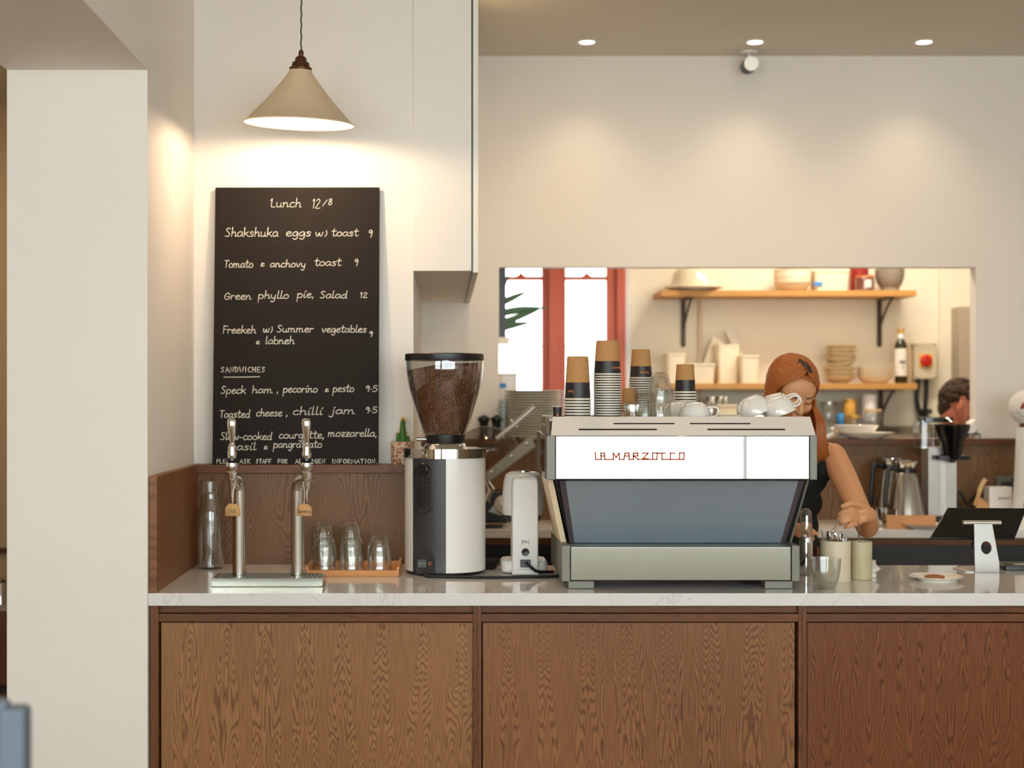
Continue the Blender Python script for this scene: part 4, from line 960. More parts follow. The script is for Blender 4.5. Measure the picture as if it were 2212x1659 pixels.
# small steel jar behind
# white china cups
def mug(R=.051, H=.058, Rb=.027):
    rt = root('coffee_cup', 'x', 'cup', (0, 0, 0)); t = .003
    pr = [(R, 0), (R+.0003, .002), (R*.97, H*.35), (R*.86, H*.68), (Rb+.006, H*.90), (Rb, H*.94), (Rb, H), (Rb-.003, H), (Rb-.003, H*.95), (0, H*.95), (0, H*.88), (Rb, H*.88), (R*.86-t, H*.66), (R*.97-t, H*.34), (R-t, 0)]
    prs = pr
    ob('cup_body', B().lathe(prs, n=44, caps=False), M_['china'], rt, smooth=60)
    hp = smooth_path([(R*.95, 0, H*.22), (R+.012, 0, H*.20), (R+.024, 0, H*.38), (R+.022, 0, H*.66), (R+.006, 0, H*.74), (R*.80, 0, H*.70)], 5)
    ob('handle', B().tube(hp, .0042, 12, sq=.8), M_['china'], rt)
    return rt
mg = mug()
mugs = [((1500, 4.66), 0, -12, 0, 'white china cup upturned beside the fluted glasses, handle towards the barista'),
        ((1466, 4.78), 0, 120, 0, 'white china cup hidden behind the upturned handled cup beside the glasses'),
        ((1634, 4.68), -24, 105, .0200, 'white china cup leaning with its base tilted up, no handle showing'),
        ((1686, 4.66), -20, -22, .0185, 'white china cup tilted with its handle low, at the barista end'),
        ((1680, 4.79), -16, -14, .027, 'white china cup behind the tilted one, its handle raised before the barista face')]
for i, ((px, Y), tl, hz, oz, lab) in enumerate(mugs):
    R_ = Matrix.Rotation(math.radians(tl), 3, 'Y') @ Matrix.Rotation(math.radians(hz), 3, 'Z')
    place(mg, i > 0, (X(px, Y), Y, TZ+oz), lab, 'white china cups on the espresso machine', rot=tuple(R_.to_euler()))
rt = root('saucer', 'white saucer lying between the upturned china cups', 'saucer', (X(1575, 4.7), 4.70, TZ))
ob('dish', B().lathe([(0, .004), (.018, .004), (.032, .0), (.034, .002), (.030, .010), (.026, .0135), (.024, .0135), (0, .012)], rt.location, 36, caps=False), M_['china'], rt)

# ================================================================== COUNTER, RIGHT PART
# steel shaker with clear dome
Y = 4.86; k = Y/F; xc = X(1741, Y)
rt = root('steel_canister', 'tall steel canister with clear domed lid beside the espresso machine', 'canister', (xc, Y, CT))
ob('body', B().lathe([(0, 0), (13.5*k, 0), (14.5*k, 3*k), (14.5*k, 78*k), (13*k, 82*k), (0, 82*k)], rt.location, 36), M_['chrome'], rt)
ob('lid', B().lathe([(13*k, 82*k), (13*k, 125*k), (11.5*k, 135*k), (7*k, 142*k), (0, 144*k), (0, 143*k), (6.5*k, 141*k), (10.8*k, 134*k), (12*k, 124*k), (12*k, 82*k)], rt.location, 36, caps=False), M_['glass'], rt)
# water glass
Y = 4.50; k = Y/F; xc = X(1783, Y)
rt = root('water_glass', 'empty clear glass at the counter edge in front of the spoon jar', 'glass', (xc, Y, CT))
ob('bowl', B().lathe([(0, .002), (19*k, .0), (21*k, 2*k), (28*k, 22*k), (32*k, 45*k), (33*k, 66*k), (32.2*k, 66.5*k), (31.2*k, 45*k), (27*k, 23*k), (20*k, 6*k), (0, 6*k)], rt.location, 44, caps=False), M_['glass'], rt)
# stoneware jars
def jar(px, Y, w_, h_, mt, name, lab):
    k = Y/F; xc = X(px, Y); R = w_*k/2
    rt = root(name, lab, 'jar', (xc, Y, CT))
    ob('body', B().lathe([(0, 0), (R-.003, 0), (R-.0005, .003), (R-.001, h_*k*.5), (R, h_*k-.004), (R-.0015, h_*k), (R-.0035, h_*k), (R-.0045, h_*k-.006), (R-.005, .006), (0, .006)], rt.location, 44, caps=False), M_[mt], rt)
    return rt, xc, R, CT+h_*k
j1, jx1, R1, jt1 = jar(1805, 4.69, 64, 88, 'stoneware', 'cutlery_jar', 'pale stoneware jar full of teaspoons in front of the barista')
j2, jx2, R2, jt2 = jar(1860, 4.735, 47, 82, 'stoneware2', 'stoneware_jar', 'olive stoneware jar holding one upright spoon beside the teaspoon jar')
def spoon(base, tip, lab, flip=True, L=1.0, grp='teaspoons in the stoneware jar'):
    """spoon with its handle end at base (in the jar) and bowl at tip, or the other way round"""
    base, tip = Vector(base), Vector(tip); d = (tip-base).normalized()
    rt = root('teaspoon', lab, 'spoon', base, grp)
    pts = [base, base.lerp(tip, .35), base.lerp(tip, .68)]
    ob('handle', B().tube(pts, [.0030, .0020, .0022], 10, sq=.45, up=(0, 1, 0)), M_['chrome'], rt)
    q = d.to_track_quat('Z', 'Y').to_euler(); c = base.lerp(tip, .84); l_ = (tip-base).length*.17
    ob('bowl', B().ball(c, (.0085 if flip else .0085, .0022, l_), 16, 10, q), M_['chrome'], rt)
    return rt
rng = random.Random(5)
spec = [(-.040, .016, 1146), (-.030, -.02, 1150), (-.019, .008, 1148), (-.007, -.018, 1152), (.004, .012, 1154), (.015, -.012, 1151), (.026, .014, 1156), (.034, -.004, 1158)]
pos_l = ['at the espresso machine side of the jar', 'second from the espresso machine', 'third from the espresso machine', 'standing at the middle front of the jar', 'standing at the middle back of the jar', 'third from the olive jar', 'second from the olive jar', 'leaning against the olive jar side']
for (dx, dy, py), pl in zip(spec, pos_l):
    bx = (jx1+dx*.5, 4.69+dy*.5, CT+.012); t_ = (jx1+dx, 4.69+dy, Z(py-2, 4.69+dy))
    spoon(bx, t_, 'steel teaspoon with bowl up, %s' % pl)
sp2 = spoon((jx2-.004, 4.735, CT+.012), (X(1855, 4.735), 4.735, Z(1128, 4.735)), 'single thin upright spoon in the olive stoneware jar', grp=None)
del_ = sp2
# napkins behind the jars
Y = 4.80; b = B(); xc = X(1889, Y)
for i in range(9):
    a = i*.22; b.box(-.022, .022+.004*math.sin(i*2.1), -.02, .02, 0, .0012, Matrix.Translation((xc-.008, Y, CT+.014+i*.0042)) @ Matrix.Rotation(math.radians(-30+i*9), 4, 'Y') @ Matrix.Rotation(i*.5, 4, 'Z'))
    b.box(-.012, .014, -.018, .018, 0, .0012, Matrix.Translation((xc-.012, Y, CT+.012+i*.0045)) @ Matrix.Rotation(math.radians(30-i*7), 4, 'Y'))
b.box(xc-.03, xc, Y-.02, Y+.02, CT, CT+.012)
o = ob('paper_packets', b, M_['paper'], None, smooth=None); tag(o, 'crumpled bundle of white paper packets beside the olive jar', 'paper packets')
o['kind'] = 'stuff'
# copper cup behind
Y = 4.98; k = Y/F; xc = X(1766, Y)
rt = root('copper_cup', 'small shiny copper cup between the canister and the spoon jar', 'cup', (xc, Y, CT))
ob('body', B().lathe([(0, 0), (8*k, 0), (9*k, 20*k), (8*k, 44*k), (6*k, 50*k), (0, 50*k)], rt.location, 28), M_['bronze'], rt)
# plate and cookie
Y = 4.70; k = Y/F; xc = X(2022, Y)
rt = root('side_plate', 'small white plate with a brown cookie on the counter', 'plate', (xc, Y, CT))
ob('dish', B().lathe([(0, .003), (.046, .0015), (.050, 0), (.052, .003), (.070, .010), (.083, .0145), (.0835, .0158), (.082, .0165), (.069, .0125), (.050, .0065), (0, .0060)], rt.location, 56, caps=False), M_['china'], rt)
b = B(); pr = [(0, 0), (.026, 0), (.031, .003), (.031, .006), (.026, .010), (.012, .0125), (0, .012)]
b.lathe(pr, (xc-.004, Y, CT+.0068), 28, flute=7, fd=.03)
o = ob('cookie', b, M_['biscuit'], None); tag(o, 'round brown cookie lying on the small white plate', 'cookie')
# tablet till
Y = 4.98; k = Y/F
xs0, xs1 = X(2087, 4.9), X(2165, 4.9); xc = X(2138, 4.93)
rt = root('tablet_till', 'black tablet till on a silver stand, seen from behind', 'tablet', (xc, 4.97, CT))
c0 = [at(2047, 1096, 5.06), at(2218, 1097, 5.06), at(2192, 1163, 4.93), at(2008, 1162, 4.93)]
nn = (c0[1]-c0[0]).cross(c0[3]-c0[0]).normalized(); nn = nn if nn.y > 0 else -nn
c1 = [q+nn*.009 for q in c0]
tb = B().add(c0+c1, [(0, 1, 2, 3), (7, 6, 5, 4), (0, 4, 5, 1), (1, 5, 6, 2), (2, 6, 7, 3), (3, 7, 4, 0)])
ob('tablet_body', tb, M_['blackg'], rt, bev=.003)
# stand: bent aluminium sheet with a round hole
Ys = 4.90
def st(px, py): return (X(px, Ys), Z(py, Ys))
outer = [st(2109, 1133), st(2148, 1133), st(2159, 1212), st(2107, 1212)]
hc = st(2133, 1184); hr = 12.5*Ys/F
nH = 24; ring = [(hc[0]+hr*.92*math.cos(2*PI*i/nH), hc[1]+hr*1.12*math.sin(2*PI*i/nH)) for i in range(nH)]
def proj(i):    # matching point on the outer outline
    a = 2*PI*i/nH; dx, dz = math.cos(a), math.sin(a); best = None
    for (p, q) in zip(outer, outer[1:]+outer[:1]):
        ex, ez = q[0]-p[0], q[1]-p[1]; den = dx*ez-dz*ex
        if abs(den) < 1e-9: continue
        t = ((p[0]-hc[0])*ez-(p[1]-hc[1])*ex)/den; s_ = ((p[0]-hc[0])*dz-(p[1]-hc[1])*dx)/den
        if t > 0 and -1e-6 <= s_ <= 1+1e-6 and (best is None or t < best): best = t
    return (hc[0]+dx*best, hc[1]+dz*best)
vs = []; fs = []; lean = lambda z: Ys+(z-CT)*.12
# directions include the corners so that the outline stays sharp
angs = sorted([2*PI*i/nH for i in range(nH)]+[math.atan2(p[1]-hc[1], p[0]-hc[0]) % (2*PI) for p in outer])
def proj_a(a):
    dx, dz = math.cos(a), math.sin(a); best = None
    for (p, q) in zip(outer, outer[1:]+outer[:1]):
        ex, ez = q[0]-p[0], q[1]-p[1]; den = dx*ez-dz*ex
        if abs(den) < 1e-9: continue
        t = ((p[0]-hc[0])*ez-(p[1]-hc[1])*ex)/den; s_ = ((p[0]-hc[0])*dz-(p[1]-hc[1])*dx)/den
        if t > 0 and -1e-4 <= s_ <= 1.0001 and (best is None or t < best): best = t
    return (hc[0]+dx*best, hc[1]+dz*best)
A = len(angs)
for dep in (0, .006):
    for a in angs: p = proj_a(a); vs.append((p[0], lean(p[1])+dep, p[1]))
    for a in angs: p = (hc[0]+hr*.92*math.cos(a), hc[1]+hr*1.12*math.sin(a)); vs.append((p[0], lean(p[1])+dep, p[1]))
for i in range(A):
    j = (i+1) % A
    fs += [(i, j, A+j, A+i), (2*A+i, 3*A+i, 3*A+j, 2*A+j), (i, 2*A+i, 2*A+j, j), (A+i, A+j, 3*A+j, 3*A+i)]
ob('stand_neck', B().add(vs, fs), M_['stand'], rt, smooth=30)
zf = st(0, 1212)[1]
b = B().prism([(lean(zf), zf+.001), (lean(zf)-.002, CT+.008), (Ys+.004, CT+.001), (Ys+.004, CT), (Ys+.14, CT), (Ys+.14, CT+.005), (Ys+.012, CT+.005), (lean(zf)+.006, zf)], 'x', st(2107, 0)[0], st(2160, 0)[0])
ob('stand_foot', b, M_['stand'], rt, bev=.001)
ob('stand_foot_plate', B().box(X(2087, Ys), X(2107, Ys), Ys+.01, Ys+.13, CT, CT+.004), M_['steelw'], rt, bev=.001)
zb = st(0, 1131)[1]
ob('stand_bar', B().tube([(X(2088, Ys), Ys+.035, zb), (X(2170, Ys), Ys+.035, zb)], .0095, 20, sq=.8), M_['steelw'], rt)
ob('cable_hub', B().ball((hc[0]+.003, Ys+.10, hc[1]), (.022, .01, .026)), M_['black'], rt)
# card reader
Y = 4.98; xc = X(2215, Y)
rt = root('card_reader', 'flat black card reader beside the silver tablet stand', 'card reader', (xc, 5.0, CT))
ob('body', B().prism(rrect(.155, .075, .01, 4, xc, 5.0), 'z', CT, CT+.016), M_['black'], rt, bev=.002)
ob('screen', B().prism(rrect(.13, .05, .006, 4, xc, 5.0), 'z', CT+.016, CT+.0175), M_['blackg'], rt)
# white dispenser with ball top at the right edge
Y = 6.62; k = Y/F; xc = X(2224, Y)
rt = root('white_dispenser', 'tapering cream tower with a round printed globe on the back counter', 'dispenser', (xc, Y, CT))
ob('tower', B().lathe([(0, 0), (40*k, 0), (38*k, 4*k), (35*k, 40*k), (31*k, 110*k), (27*k, 214*k), (0, 216*k)], rt.location, 40), M_['whitep'], rt)
ob('neck', B().lathe([(0, 214*k), (22*k, 214*k), (20*k, 226*k), (0, 226*k)], rt.location, 32), M_['bronze'], rt)
gc = Vector((xc, Y, Z(880, Y))); gr = 43*k
gl = ob('globe', B().ball(gc, (gr, gr, gr*.92), 40, 24), M_['whitep'], rt)
def gf(u, v, h): d = Vector((u, -math.sqrt(max(0, 1-u*u-v*v)), v)).normalized(); return gc+Vector((d.x*gr, d.y*gr, d.z*gr*.92))*(1+h)
b = B(); tri = [(-.80+.08, -.05), (-.55+.02, -.05), (-.62, .28)]
for q in ([tri[0], tri[1], tri[2], tri[0]], [(-.68, .0), (-.62, .16), (-.60, .0), (-.68, .0)]):
    P = []
    for a_, c_ in zip(q, q[1:]): P += [(a_[0]+(c_[0]-a_[0])*t/4, a_[1]+(c_[1]-a_[1])*t/4) for t in range(4)]
    ribbon(b, P+[q[0]], gf, .05, .006)
ob('triangle_mark', b, M_['redcan'], gl, smooth=None)
b = B()
for i in range(4):
    ribbon(b, [(-.86+i*.07, -.22-i*.09), (-.74+i*.06, -.23-i*.09)], gf, .025, .006); ribbon(b, [(-.35, -.22-i*.09), (-.2, -.24-i*.09)], gf, .025, .006)
ob('scale_marks', b, M_['grey'], gl, smooth=None)
tz = 64*k+CT; tr = 37*k
b = B()
def tf(u, v, h):
    z = CT+v; t = (v-40*k)/(70*k); R_ = (35*k+(31*k-35*k)*t)+.0008+h; a = math.radians(-90)+u/R_; return Vector((xc+R_*math.cos(a), Y+R_*math.sin(a), z))
for q in ([(-26*k, 44*k), (-18*k, 44*k), (-21.5*k, 68*k), (-26*k, 44*k)], [(-24*k, 46*k), (-21.5*k, 58*k), (-20*k, 46*k)]): ribbon(b, q, tf, .0035, .0004)
ob('triangle_mark', b, M_['grey'], rt, smooth=None)
# ================================================================== BACK COUNTER AND LEDGE
# ---- coffee brewer
Y = 6.72; k = Y/F; xc = X(2030, Y)
rt = root('filter_coffee_brewer', 'silver ribbed filter coffee brewer with black basket on the back counter', 'coffee brewer', (xc, Y, CT))
zb = CT+.03
ob('base', B().prism(rrect(X(2062, Y)-X(1908, Y), .17, .02, 5, (X(2062, Y)+X(1908, Y))/2, Y), 'z', CT+.012, CT+.044), M_['black'], rt, bev=.004)
for dx in (-.12, .12):
    for dy in (-.05, .05): ob('foot', B().cyl((X(1985, Y)+dx, Y+dy, CT), .012, .0125, 16), M_['rubber'], rt)
tx0, tx1 = X(1997, Y), X(2059, Y); zt2 = Z(966, Y)
b = B().box(tx0+.003, tx1-.003, Y-.045, Y+.05, CT+.044, zt2)
for i in range(22):
    if 9 <= i <= 12: continue
    xx = tx0+.004+(tx1-tx0-.008)*i/21; b.box(xx-.0016, xx+.0016, Y-.050, Y-.044, CT+.046, zt2-.002)
b.box(tx0+(tx1-tx0)*.42, tx0+(tx1-tx0)*.60, Y-.051, Y-.044, CT+.046, zt2-.002)
ob('tower', b, M_['steelw'], rt)
tank = B().prism(rrect(50*k, .10, .015, 4, X(2004, Y), Y), 'z', Z(968, Y), Z(908, Y))
ob('water_tank', tank, M_['glass'], rt)
ob('tank_lid', B().prism(rrect(66*k, .11, .015, 4, X(2020, Y), Y), 'z', Z(912, Y), Z(901, Y)), M_['blackg'], rt, bev=.002)
bx, by = X(2041, Y), Y-.095
ob('brew_basket', B().lathe([(0, Z(990, Y)), (16*k, Z(990, Y)), (20*k, Z(975, Y)), (24*k, Z(955, Y)), (36*k, Z(925, Y)), (37*k, Z(917, Y)), (35*k, Z(915, Y)), (0, Z(916, Y))], (bx, by, 0), 36), M_['blackg'], rt)
ob('basket_bracket', B().prism(rrect(70*k, .10, .01, 3, bx, by+.02), 'z', Z(991, Y), Z(982, Y)), M_['black'], rt, bev=.002)
ob('drip_valve', B().lathe([(0, Z(998, Y)), (6*k, Z(997, Y)), (12*k, Z(990, Y)), (0, Z(990, Y))], (bx, by, 0), 20), M_['black'], rt)
ob('shower_arm', B().tube(smooth_path([(X(2028, Y), Y, Z(908, Y)), (X(2035, Y), Y-.06, Z(904, Y)), (bx, by, Z(912, Y))], 5), .007, 12), M_['chrome'], rt)
# ---- thermal carafes
def carafe(px, Y_, lab, hs):
    k = Y_/F; xc = X(px, Y_); zb = CT
    rt = root('thermal_carafe', lab, 'carafe', (xc, Y_, CT+.044), 'steel thermal carafes')
    z0 = CT+.044
    ob('body', B().lathe([(0, 0), (38*k, 0), (40*k, 3*k), (38*k, 14*k), (24*k, 90*k), (22*k, 94*k), (0, 94*k)], (xc, Y_, z0), 40), M_['steel'], rt)
    ob('collar', B().lathe([(0, 94*k), (21*k, 94*k), (20.5*k, 104*k), (0, 104*k)], (xc, Y_, z0), 36), M_['black'], rt)
    ob('spout', B().lathe([(19*k, 104*k), (21*k, 110*k), (26*k, 117*k), (25*k, 118*k), (19*k, 112*k), (17*k, 104*k)], (xc, Y_, z0), 36, close=True), M_['chrome'], rt)
    ob('lid', B().lathe([(0, 112*k), (17*k, 112*k), (17*k, 118*k), (6*k, 121*k), (0, 121*k)], (xc, Y_, z0), 28), M_['black'], rt)
    hp = smooth_path([(xc+hs*20*k, Y_-.01, z0+100*k), (xc+hs*38*k, Y_-.012, z0+104*k), (xc+hs*42*k, Y_-.012, z0+80*k), (xc+hs*46*k, Y_-.012, z0+28*k), (xc+hs*40*k, Y_-.01, z0+22*k)], 5)
    ob('handle', B().tube(hp, 5.5*k, 12, sq=.6, up=(0, 1, 0)), M_['black'], rt)
carafe(1957, 6.65, 'conical steel thermal carafe beside the filter brewer tower', -1)
carafe(1926, 6.84, 'steel thermal carafe half hidden behind the front carafe', -1)
# ---- wooden tray with plate, steel cup
Y = 6.58; k = Y/F
rt = root('wooden_board', 'long orange wooden board under the brewer on the back counter', 'board', (X(1967, 6.55), 6.55, CT))
rt.location = (X(1967, 6.52), 6.52, CT)
ob('plank', B().box(X(1915, 6.52), X(2020, 6.52), 6.510, 6.528, CT, Z(1113, 6.52)), M_['traywood'], rt, bev=.002)
rt = root('dinner_plate', 'white plate lying on the back counter behind the tablet', 'plate', (X(1998, 6.49), 6.49, CT), None)
def dish(name, c, R, H, m, parent, n=44):
    return ob(name, B().lathe([(0, 0), (R*.55, 0), (R*.6, H*.1), (R*.98, H*.92), (R, H), (R*.97, H), (R*.6, H*.3), (0, H*.25)], c, n, caps=False), m, parent)
dish('dish', (X(1998, 6.49), 6.49-.0, CT), .10, .024, M_['china'], rt)
rt.location = rt.location
Y = 6.60; xc = X(1902, Y); k = Y/F
rt = root('steel_cup', 'slim steel cup behind the barista elbow', 'cup', (xc, Y, CT))
ob('body', B().lathe([(0, 0), (13*k, 0), (13.5*k, 2*k), (13.5*k, 42*k), (12.8*k, 42*k), (12.5*k, 3*k), (0, 3*k)], rt.location, 32, caps=False), M_['steel'], rt)
# ---- white box, brush, socket, cable
Y = 6.84; k = Y/F; x0, x1 = X(2131, Y), X(2180, Y); zt3 = Z(1051, Y)
rt = root('white_box', 'small white cardboard box with grey writing on the back counter', 'box', ((x0+x1)/2, Y, CT))
ob('carton', B().box(x0, x1, Y-.035, Y+.035, CT, zt3), M_['paper'], rt, bev=.001)
b = B(); write(b, 'aeropress', lambda u, v, h: Vector((u, Y-.0352-h, v)), x0+.04, x1-.008, Z(1077, Y), .008, .0018, .0003, slant=.2)
ob('lettering', b, M_['grey'], rt, smooth=None)
Y = 6.80
rt = root('wooden_brush', 'wooden handled counter brush standing beside the white box', 'brush', (X(2118, Y), Y, CT))
ob('handle', B().tube(smooth_path([at(2106, 1092, Y), at(2112, 1075, Y), at(2119, 1052, Y), at(2129, 1035, Y)], 5), [.009]*8+[.011]*8, 12, sq=.6, up=(0, 1, 0)), M_['woodlid'], rt)
ob('bristles', B().add([at(2104, 1128, Y-.01), at(2136, 1128, Y-.01), at(2136, 1088, Y-.01), at(2112, 1070, Y-.01), at(2104, 1128, Y+.015), at(2136, 1128, Y+.015), at(2136, 1088, Y+.015), at(2112, 1070, Y+.015)], [(0, 1, 2, 3), (7, 6, 5, 4), (0, 4, 5, 1), (1, 5, 6, 2), (2, 6, 7, 3), (3, 7, 4, 0)]), M_['traywood'], rt, bev=.003)
Y = 6.945
rt = root('wall_socket', 'steel double wall socket with a black plug on the wood panel', 'wall socket', (X(2178, Y), 6.948, Z(1047, Y)))
ob('plate', B().box(X(2152, Y), X(2205, Y), 6.940, 6.95, Z(1062, Y), Z(1028, Y)), M_['steeld'], rt, bev=.002)
ob('switch', B().box(X(2184, Y), X(2190, Y), 6.935, 6.941, Z(1044, Y), Z(1031, Y)), M_['black'], rt)
ob('switch', B().box(X(2196, Y), X(2201, Y), 6.935, 6.941, Z(1044, Y), Z(1031, Y)), M_['black'], rt)
o = ob('plug', B().prism([at(2158, 1062, Y).xz, at(2186, 1064, Y).xz, at(2186, 1046, Y).xz, at(2178, 1040, Y).xz, at(2165, 1041, Y).xz, at(2158, 1048, Y).xz], 'y', 6.905, 6.939), M_['black'], None, bev=.004)
tag(o, 'black power plug in the steel wall socket above the white box', 'plug')
cp = [at(2062, 1088, 6.86), at(2068, 1066, 6.88), at(2080, 1072, 6.87), at(2088, 1090, 6.85), at(2098, 1078, 6.86), at(2112, 1068, 6.88), at(2120, 1080, 6.88), at(2100, 1094, 6.86), at(2080, 1100, 6.86), at(2066, 1080, 6.87)]
cp[0].z = CT+.01
b = B().tube(smooth_path(cp, 6), .006, 8)
mz = min(v.z for v in b.v); b.v = [v+Vector((0, 0, CT-mz)) if False else v for v in b.v]
b.tube([at(2100, 1094, 6.86), Vector((X(2100, 6.86), 6.86, CT+.0))], .006, 8)
o = ob('power_cable', b, M_['rubber'], None); tag(o, 'tangled black cable loops beside the brewer tower', 'cable')
# ---- plates on the ledge by the hatch
zl_ = zl2; Y = 6.98
pl = root('serving_plate', 'x', 'plate', (0, 0, 0))
R_ = 61*Y/F
def sq_plate(s):
    P = [(.0, .006), (.54, .006), (.56, 0), (.60, 0), (.62, .007), (.94, .0125), (1.0, .0145), (1.004, .0190), (.985, .0205), (.62, .0128), (0, .0125)]
    return P
ob('dish', B().lathe([(q[0]*R_, q[1]) for q in sq_plate(1)], (0, 0, 0), 40, caps=False), M_['bowlgrey'], pl)
n = 18; htot = Z(843, Y)-zl_; stp = (htot-.0205)/(n-1)
for i in range(n):
    lab = 'grey green glazed plate on top of the tall plate stack' if i == n-1 else ('grey green glazed plate at the bottom of the tall plate stack' if i == 0 else 'grey green glazed plate inside the tall stack of plates by the window')
    place(pl, i > 0, (X(1150, Y)+rng.uniform(-.002, .002), Y-.005, zl_+i*stp), lab, 'plates stacked by the serving hatch')
# small glass bowls stacked at the left of the plates
gb = root('glass_bowl', 'x', 'bowl', (0, 0, 0)); k = 6.84/F
ob('bowl', B().lathe([(0, 0), (6*k, 0), (12*k, 9*k), (13*k, 12*k), (12*k, 12*k), (6*k, 2*k), (0, 2*k)], (0, 0, 0), 28, caps=False), M_['glassb'], gb)
for i in range(10):
    place(gb, i > 0, (X(1089, 6.86), 6.93, zl_+i*8.3*k), 'small clear glass bowl in the slim stack beside the plates' if i < 9 else 'topmost clear glass bowl of the slim stack beside the plates', 'small glass bowls stacked by the plates')
gb2 = root('glass_tumbler', 'x', 'glass', (0, 0, 0)); k = 7.06/F
ob('bowl', B().lathe([(0, 0), (7*k, 0), (8.5*k, 20*k), (8*k, 20*k), (6.4*k, 2*k), (0, 2*k)], (0, 0, 0), 24, caps=False), M_['glass'], gb2)
for i in range(7): place(gb2, i > 0, (X(1212, 7.0), 7.045, zl_+i*14*k), 'small clear tumbler in the stack between plates and paper cups', 'small tumblers stacked behind the paper cups')
# pepper mills
for px, lab in ((1045, 'black pepper mill nearer the coffee grinder on the back ledge'), (1073, 'black pepper mill nearer the plates on the back ledge')):
    Y = 6.96; k = Y/F; xc = X(px, Y); h = Z(894, Y)-zl_
    rt = root('pepper_mill', lab, 'pepper mill', (xc, Y, zl_), 'black pepper mills')
    ob('body', B().lathe([(0, 0), (11*k, 0), (11*k, 4*k), (8*k, 12*k), (9*k, h-22*k), (10*k, h-19*k), (0, h-19*k)], rt.location, 28), M_['black'], rt)
    ob('cap', B().lathe([(0, h-19*k), (9*k, h-19*k), (13*k, h-13*k), (12.5*k, h-8*k), (6*k, h-4*k), (3*k, h-3*k), (0, h-3*k)], rt.location, 28), M_['black'], rt)
    ob('finial', B().ball((xc, Y, zl_+h-1*k), 3*k, 12, 8), M_['chrome'], rt)
# tubs behind the plates
Y = 7.35; k = Y/F
# ================================================================== MEAT SLICER behind the grinder, on the back counter
Y = 6.60; k = Y/F
rt = root('meat_slicer', 'steel meat slicer with round clear guard behind the white tamper', 'meat slicer', (X(1060, Y), 6.66, CT))
pg = [at(1046, 1200, Y), at(1100, 1200, Y), at(1098, 1108, Y), at(1046, 1108, Y)]
ob('motor_housing', B().prism([at(1030, 1128, Y).xz, at(1098, 1128, Y).xz, at(1098, 1085, Y).xz, at(1086, 1060, Y).xz, at(1040, 1062, Y).xz], 'y', Y-.04, Y+.14), M_['black'], rt, bev=.008)
ob('arm', B().prism([at(1052, 1104, Y).xz, at(1062, 1090, Y).xz, at(1082, 1066, Y).xz, at(1100, 1064, Y).xz, at(1104, 1110, Y).xz, at(1076, 1112, Y).xz], 'y', Y-.075, Y-.045), M_['steelb'], rt, bev=.006)
ob('pivot_knob', B().ball((X(1085, Y), Y-.08, Z(1087, Y)), (20*k, .03, 20*k), 28, 18), M_['steelw'], rt)
g0 = []; gc_ = (1052, 998); RG = 76
pts = [(gc_[0]+RG*math.cos(math.radians(a)), gc_[1]-RG*math.sin(math.radians(a))) for a in range(20, 176, 6)]+[(gc_[0]-RG*.9, gc_[1]+30), (gc_[0]+RG*.55, gc_[1]+18)]
ob('clear_guard', B().prism([at(u, v, Y-.05).xz for u, v in pts], 'y', Y-.054, Y-.050), M_['smoke'], rt, smooth=None)
gp2 = [at(u, v, Y-.052) for u, v in pts[:-2]]
ob('guard_rim', B().tube(gp2, .0022, 8), M_['smokeedge'], rt)
ob('handle', B().tube([at(1072, 948, Y-.09), at(1110, 918, Y-.095), at(1155, 879, Y-.10)], [.010, .012, .016], 20), M_['steelw'], rt)
ob('handle_ring', B().tube([at(1102, 907, Y-.095), at(1117, 923, Y-.095)], .006, 12), M_['steelw'], rt)
poly = [(1050, 1020), (1120, 962), (1138, 947), (1148, 943), (1154, 958), (1158, 965), (1062, 1037), (1048, 1040)]
ob('product_press', B().prism([at(u, v, Y-.11).xz for u, v in poly], 'y', Y-.13, Y-.09), M_['steelg'], rt, bev=.005)
for u, v in ((1105, 985), (1062, 1020), (1138, 958)): ob('bolt', B().ball((X(u, Y-.13), Y-.131, Z(v, Y-.13)), (.008, .004, .008), 14, 8), M_['chrome'], rt)
ob('linkage', B().tube([at(1052, 1040, Y-.10), at(1062, 1056, Y-.09), at(1056, 1068, Y-.08), at(1052, 1082, Y-.07)], [.012, .016, .012, .016], 14), M_['chrome'], rt)
# orange handled item and black dish near the slicer base
Y = 6.50; k = Y/F
rt = root('wooden_block', 'small orange wood and black block beside the slicer base', 'block', (X(1070, Y), Y+.02, CT))
ob('block', B().box(X(1030, Y), X(1084, Y), Y, Y+.04, CT+.0, CT+.012), M_['black'], rt)
# knock box on the bar counter behind the tamper cable
Y = 5.0; k = Y/F
rt = root('tamping_mat', 'round black dish half hidden between grinder and tamper', 'dish', (X(1056, 5.02), 5.02, CT))
dish('dish', (X(1056, 5.02), 5.02, CT), 29*k, .032, M_['black'], rt)
# barista side: steel pitcher shelf glimpsed between tamper and espresso machine
# ---- bowls and things on the ledge at the right
Y = 7.0; k = Y/F
rt = root('dinner_plate', 'flat white plate under the shallow bowl on the back ledge', 'plate', (X(1868, Y), Y-.01, zl_))
dish('dish', (X(1868, Y), Y-.01, zl_), 61*k, 13*k, M_['china'], rt)
rt = root('shallow_bowl', 'white shallow bowl resting on the flat plate on the ledge', 'bowl', (X(1848, Y), Y-.01, zl_+4.5*k))
ob('bowl', B().lathe([(0, 0), (30*k, 0), (32*k, 1*k), (46*k, 22*k), (48*k, 24*k), (46.5*k, 24*k), (31*k, 3*k), (0, 3*k)], rt.location, 44, caps=False), M_['china'], rt)
rt = root('folded_cloth', 'white cloth bundle tied with a yellow band on the ledge', 'cloth', (X(1800, Y), Y-.01, zl_))
b = B().limb([at(1788, 944, Y-.01), at(1798, 939, Y-.01), at(1806, 933, Y-.01)], [.010, .012, .009], 12)
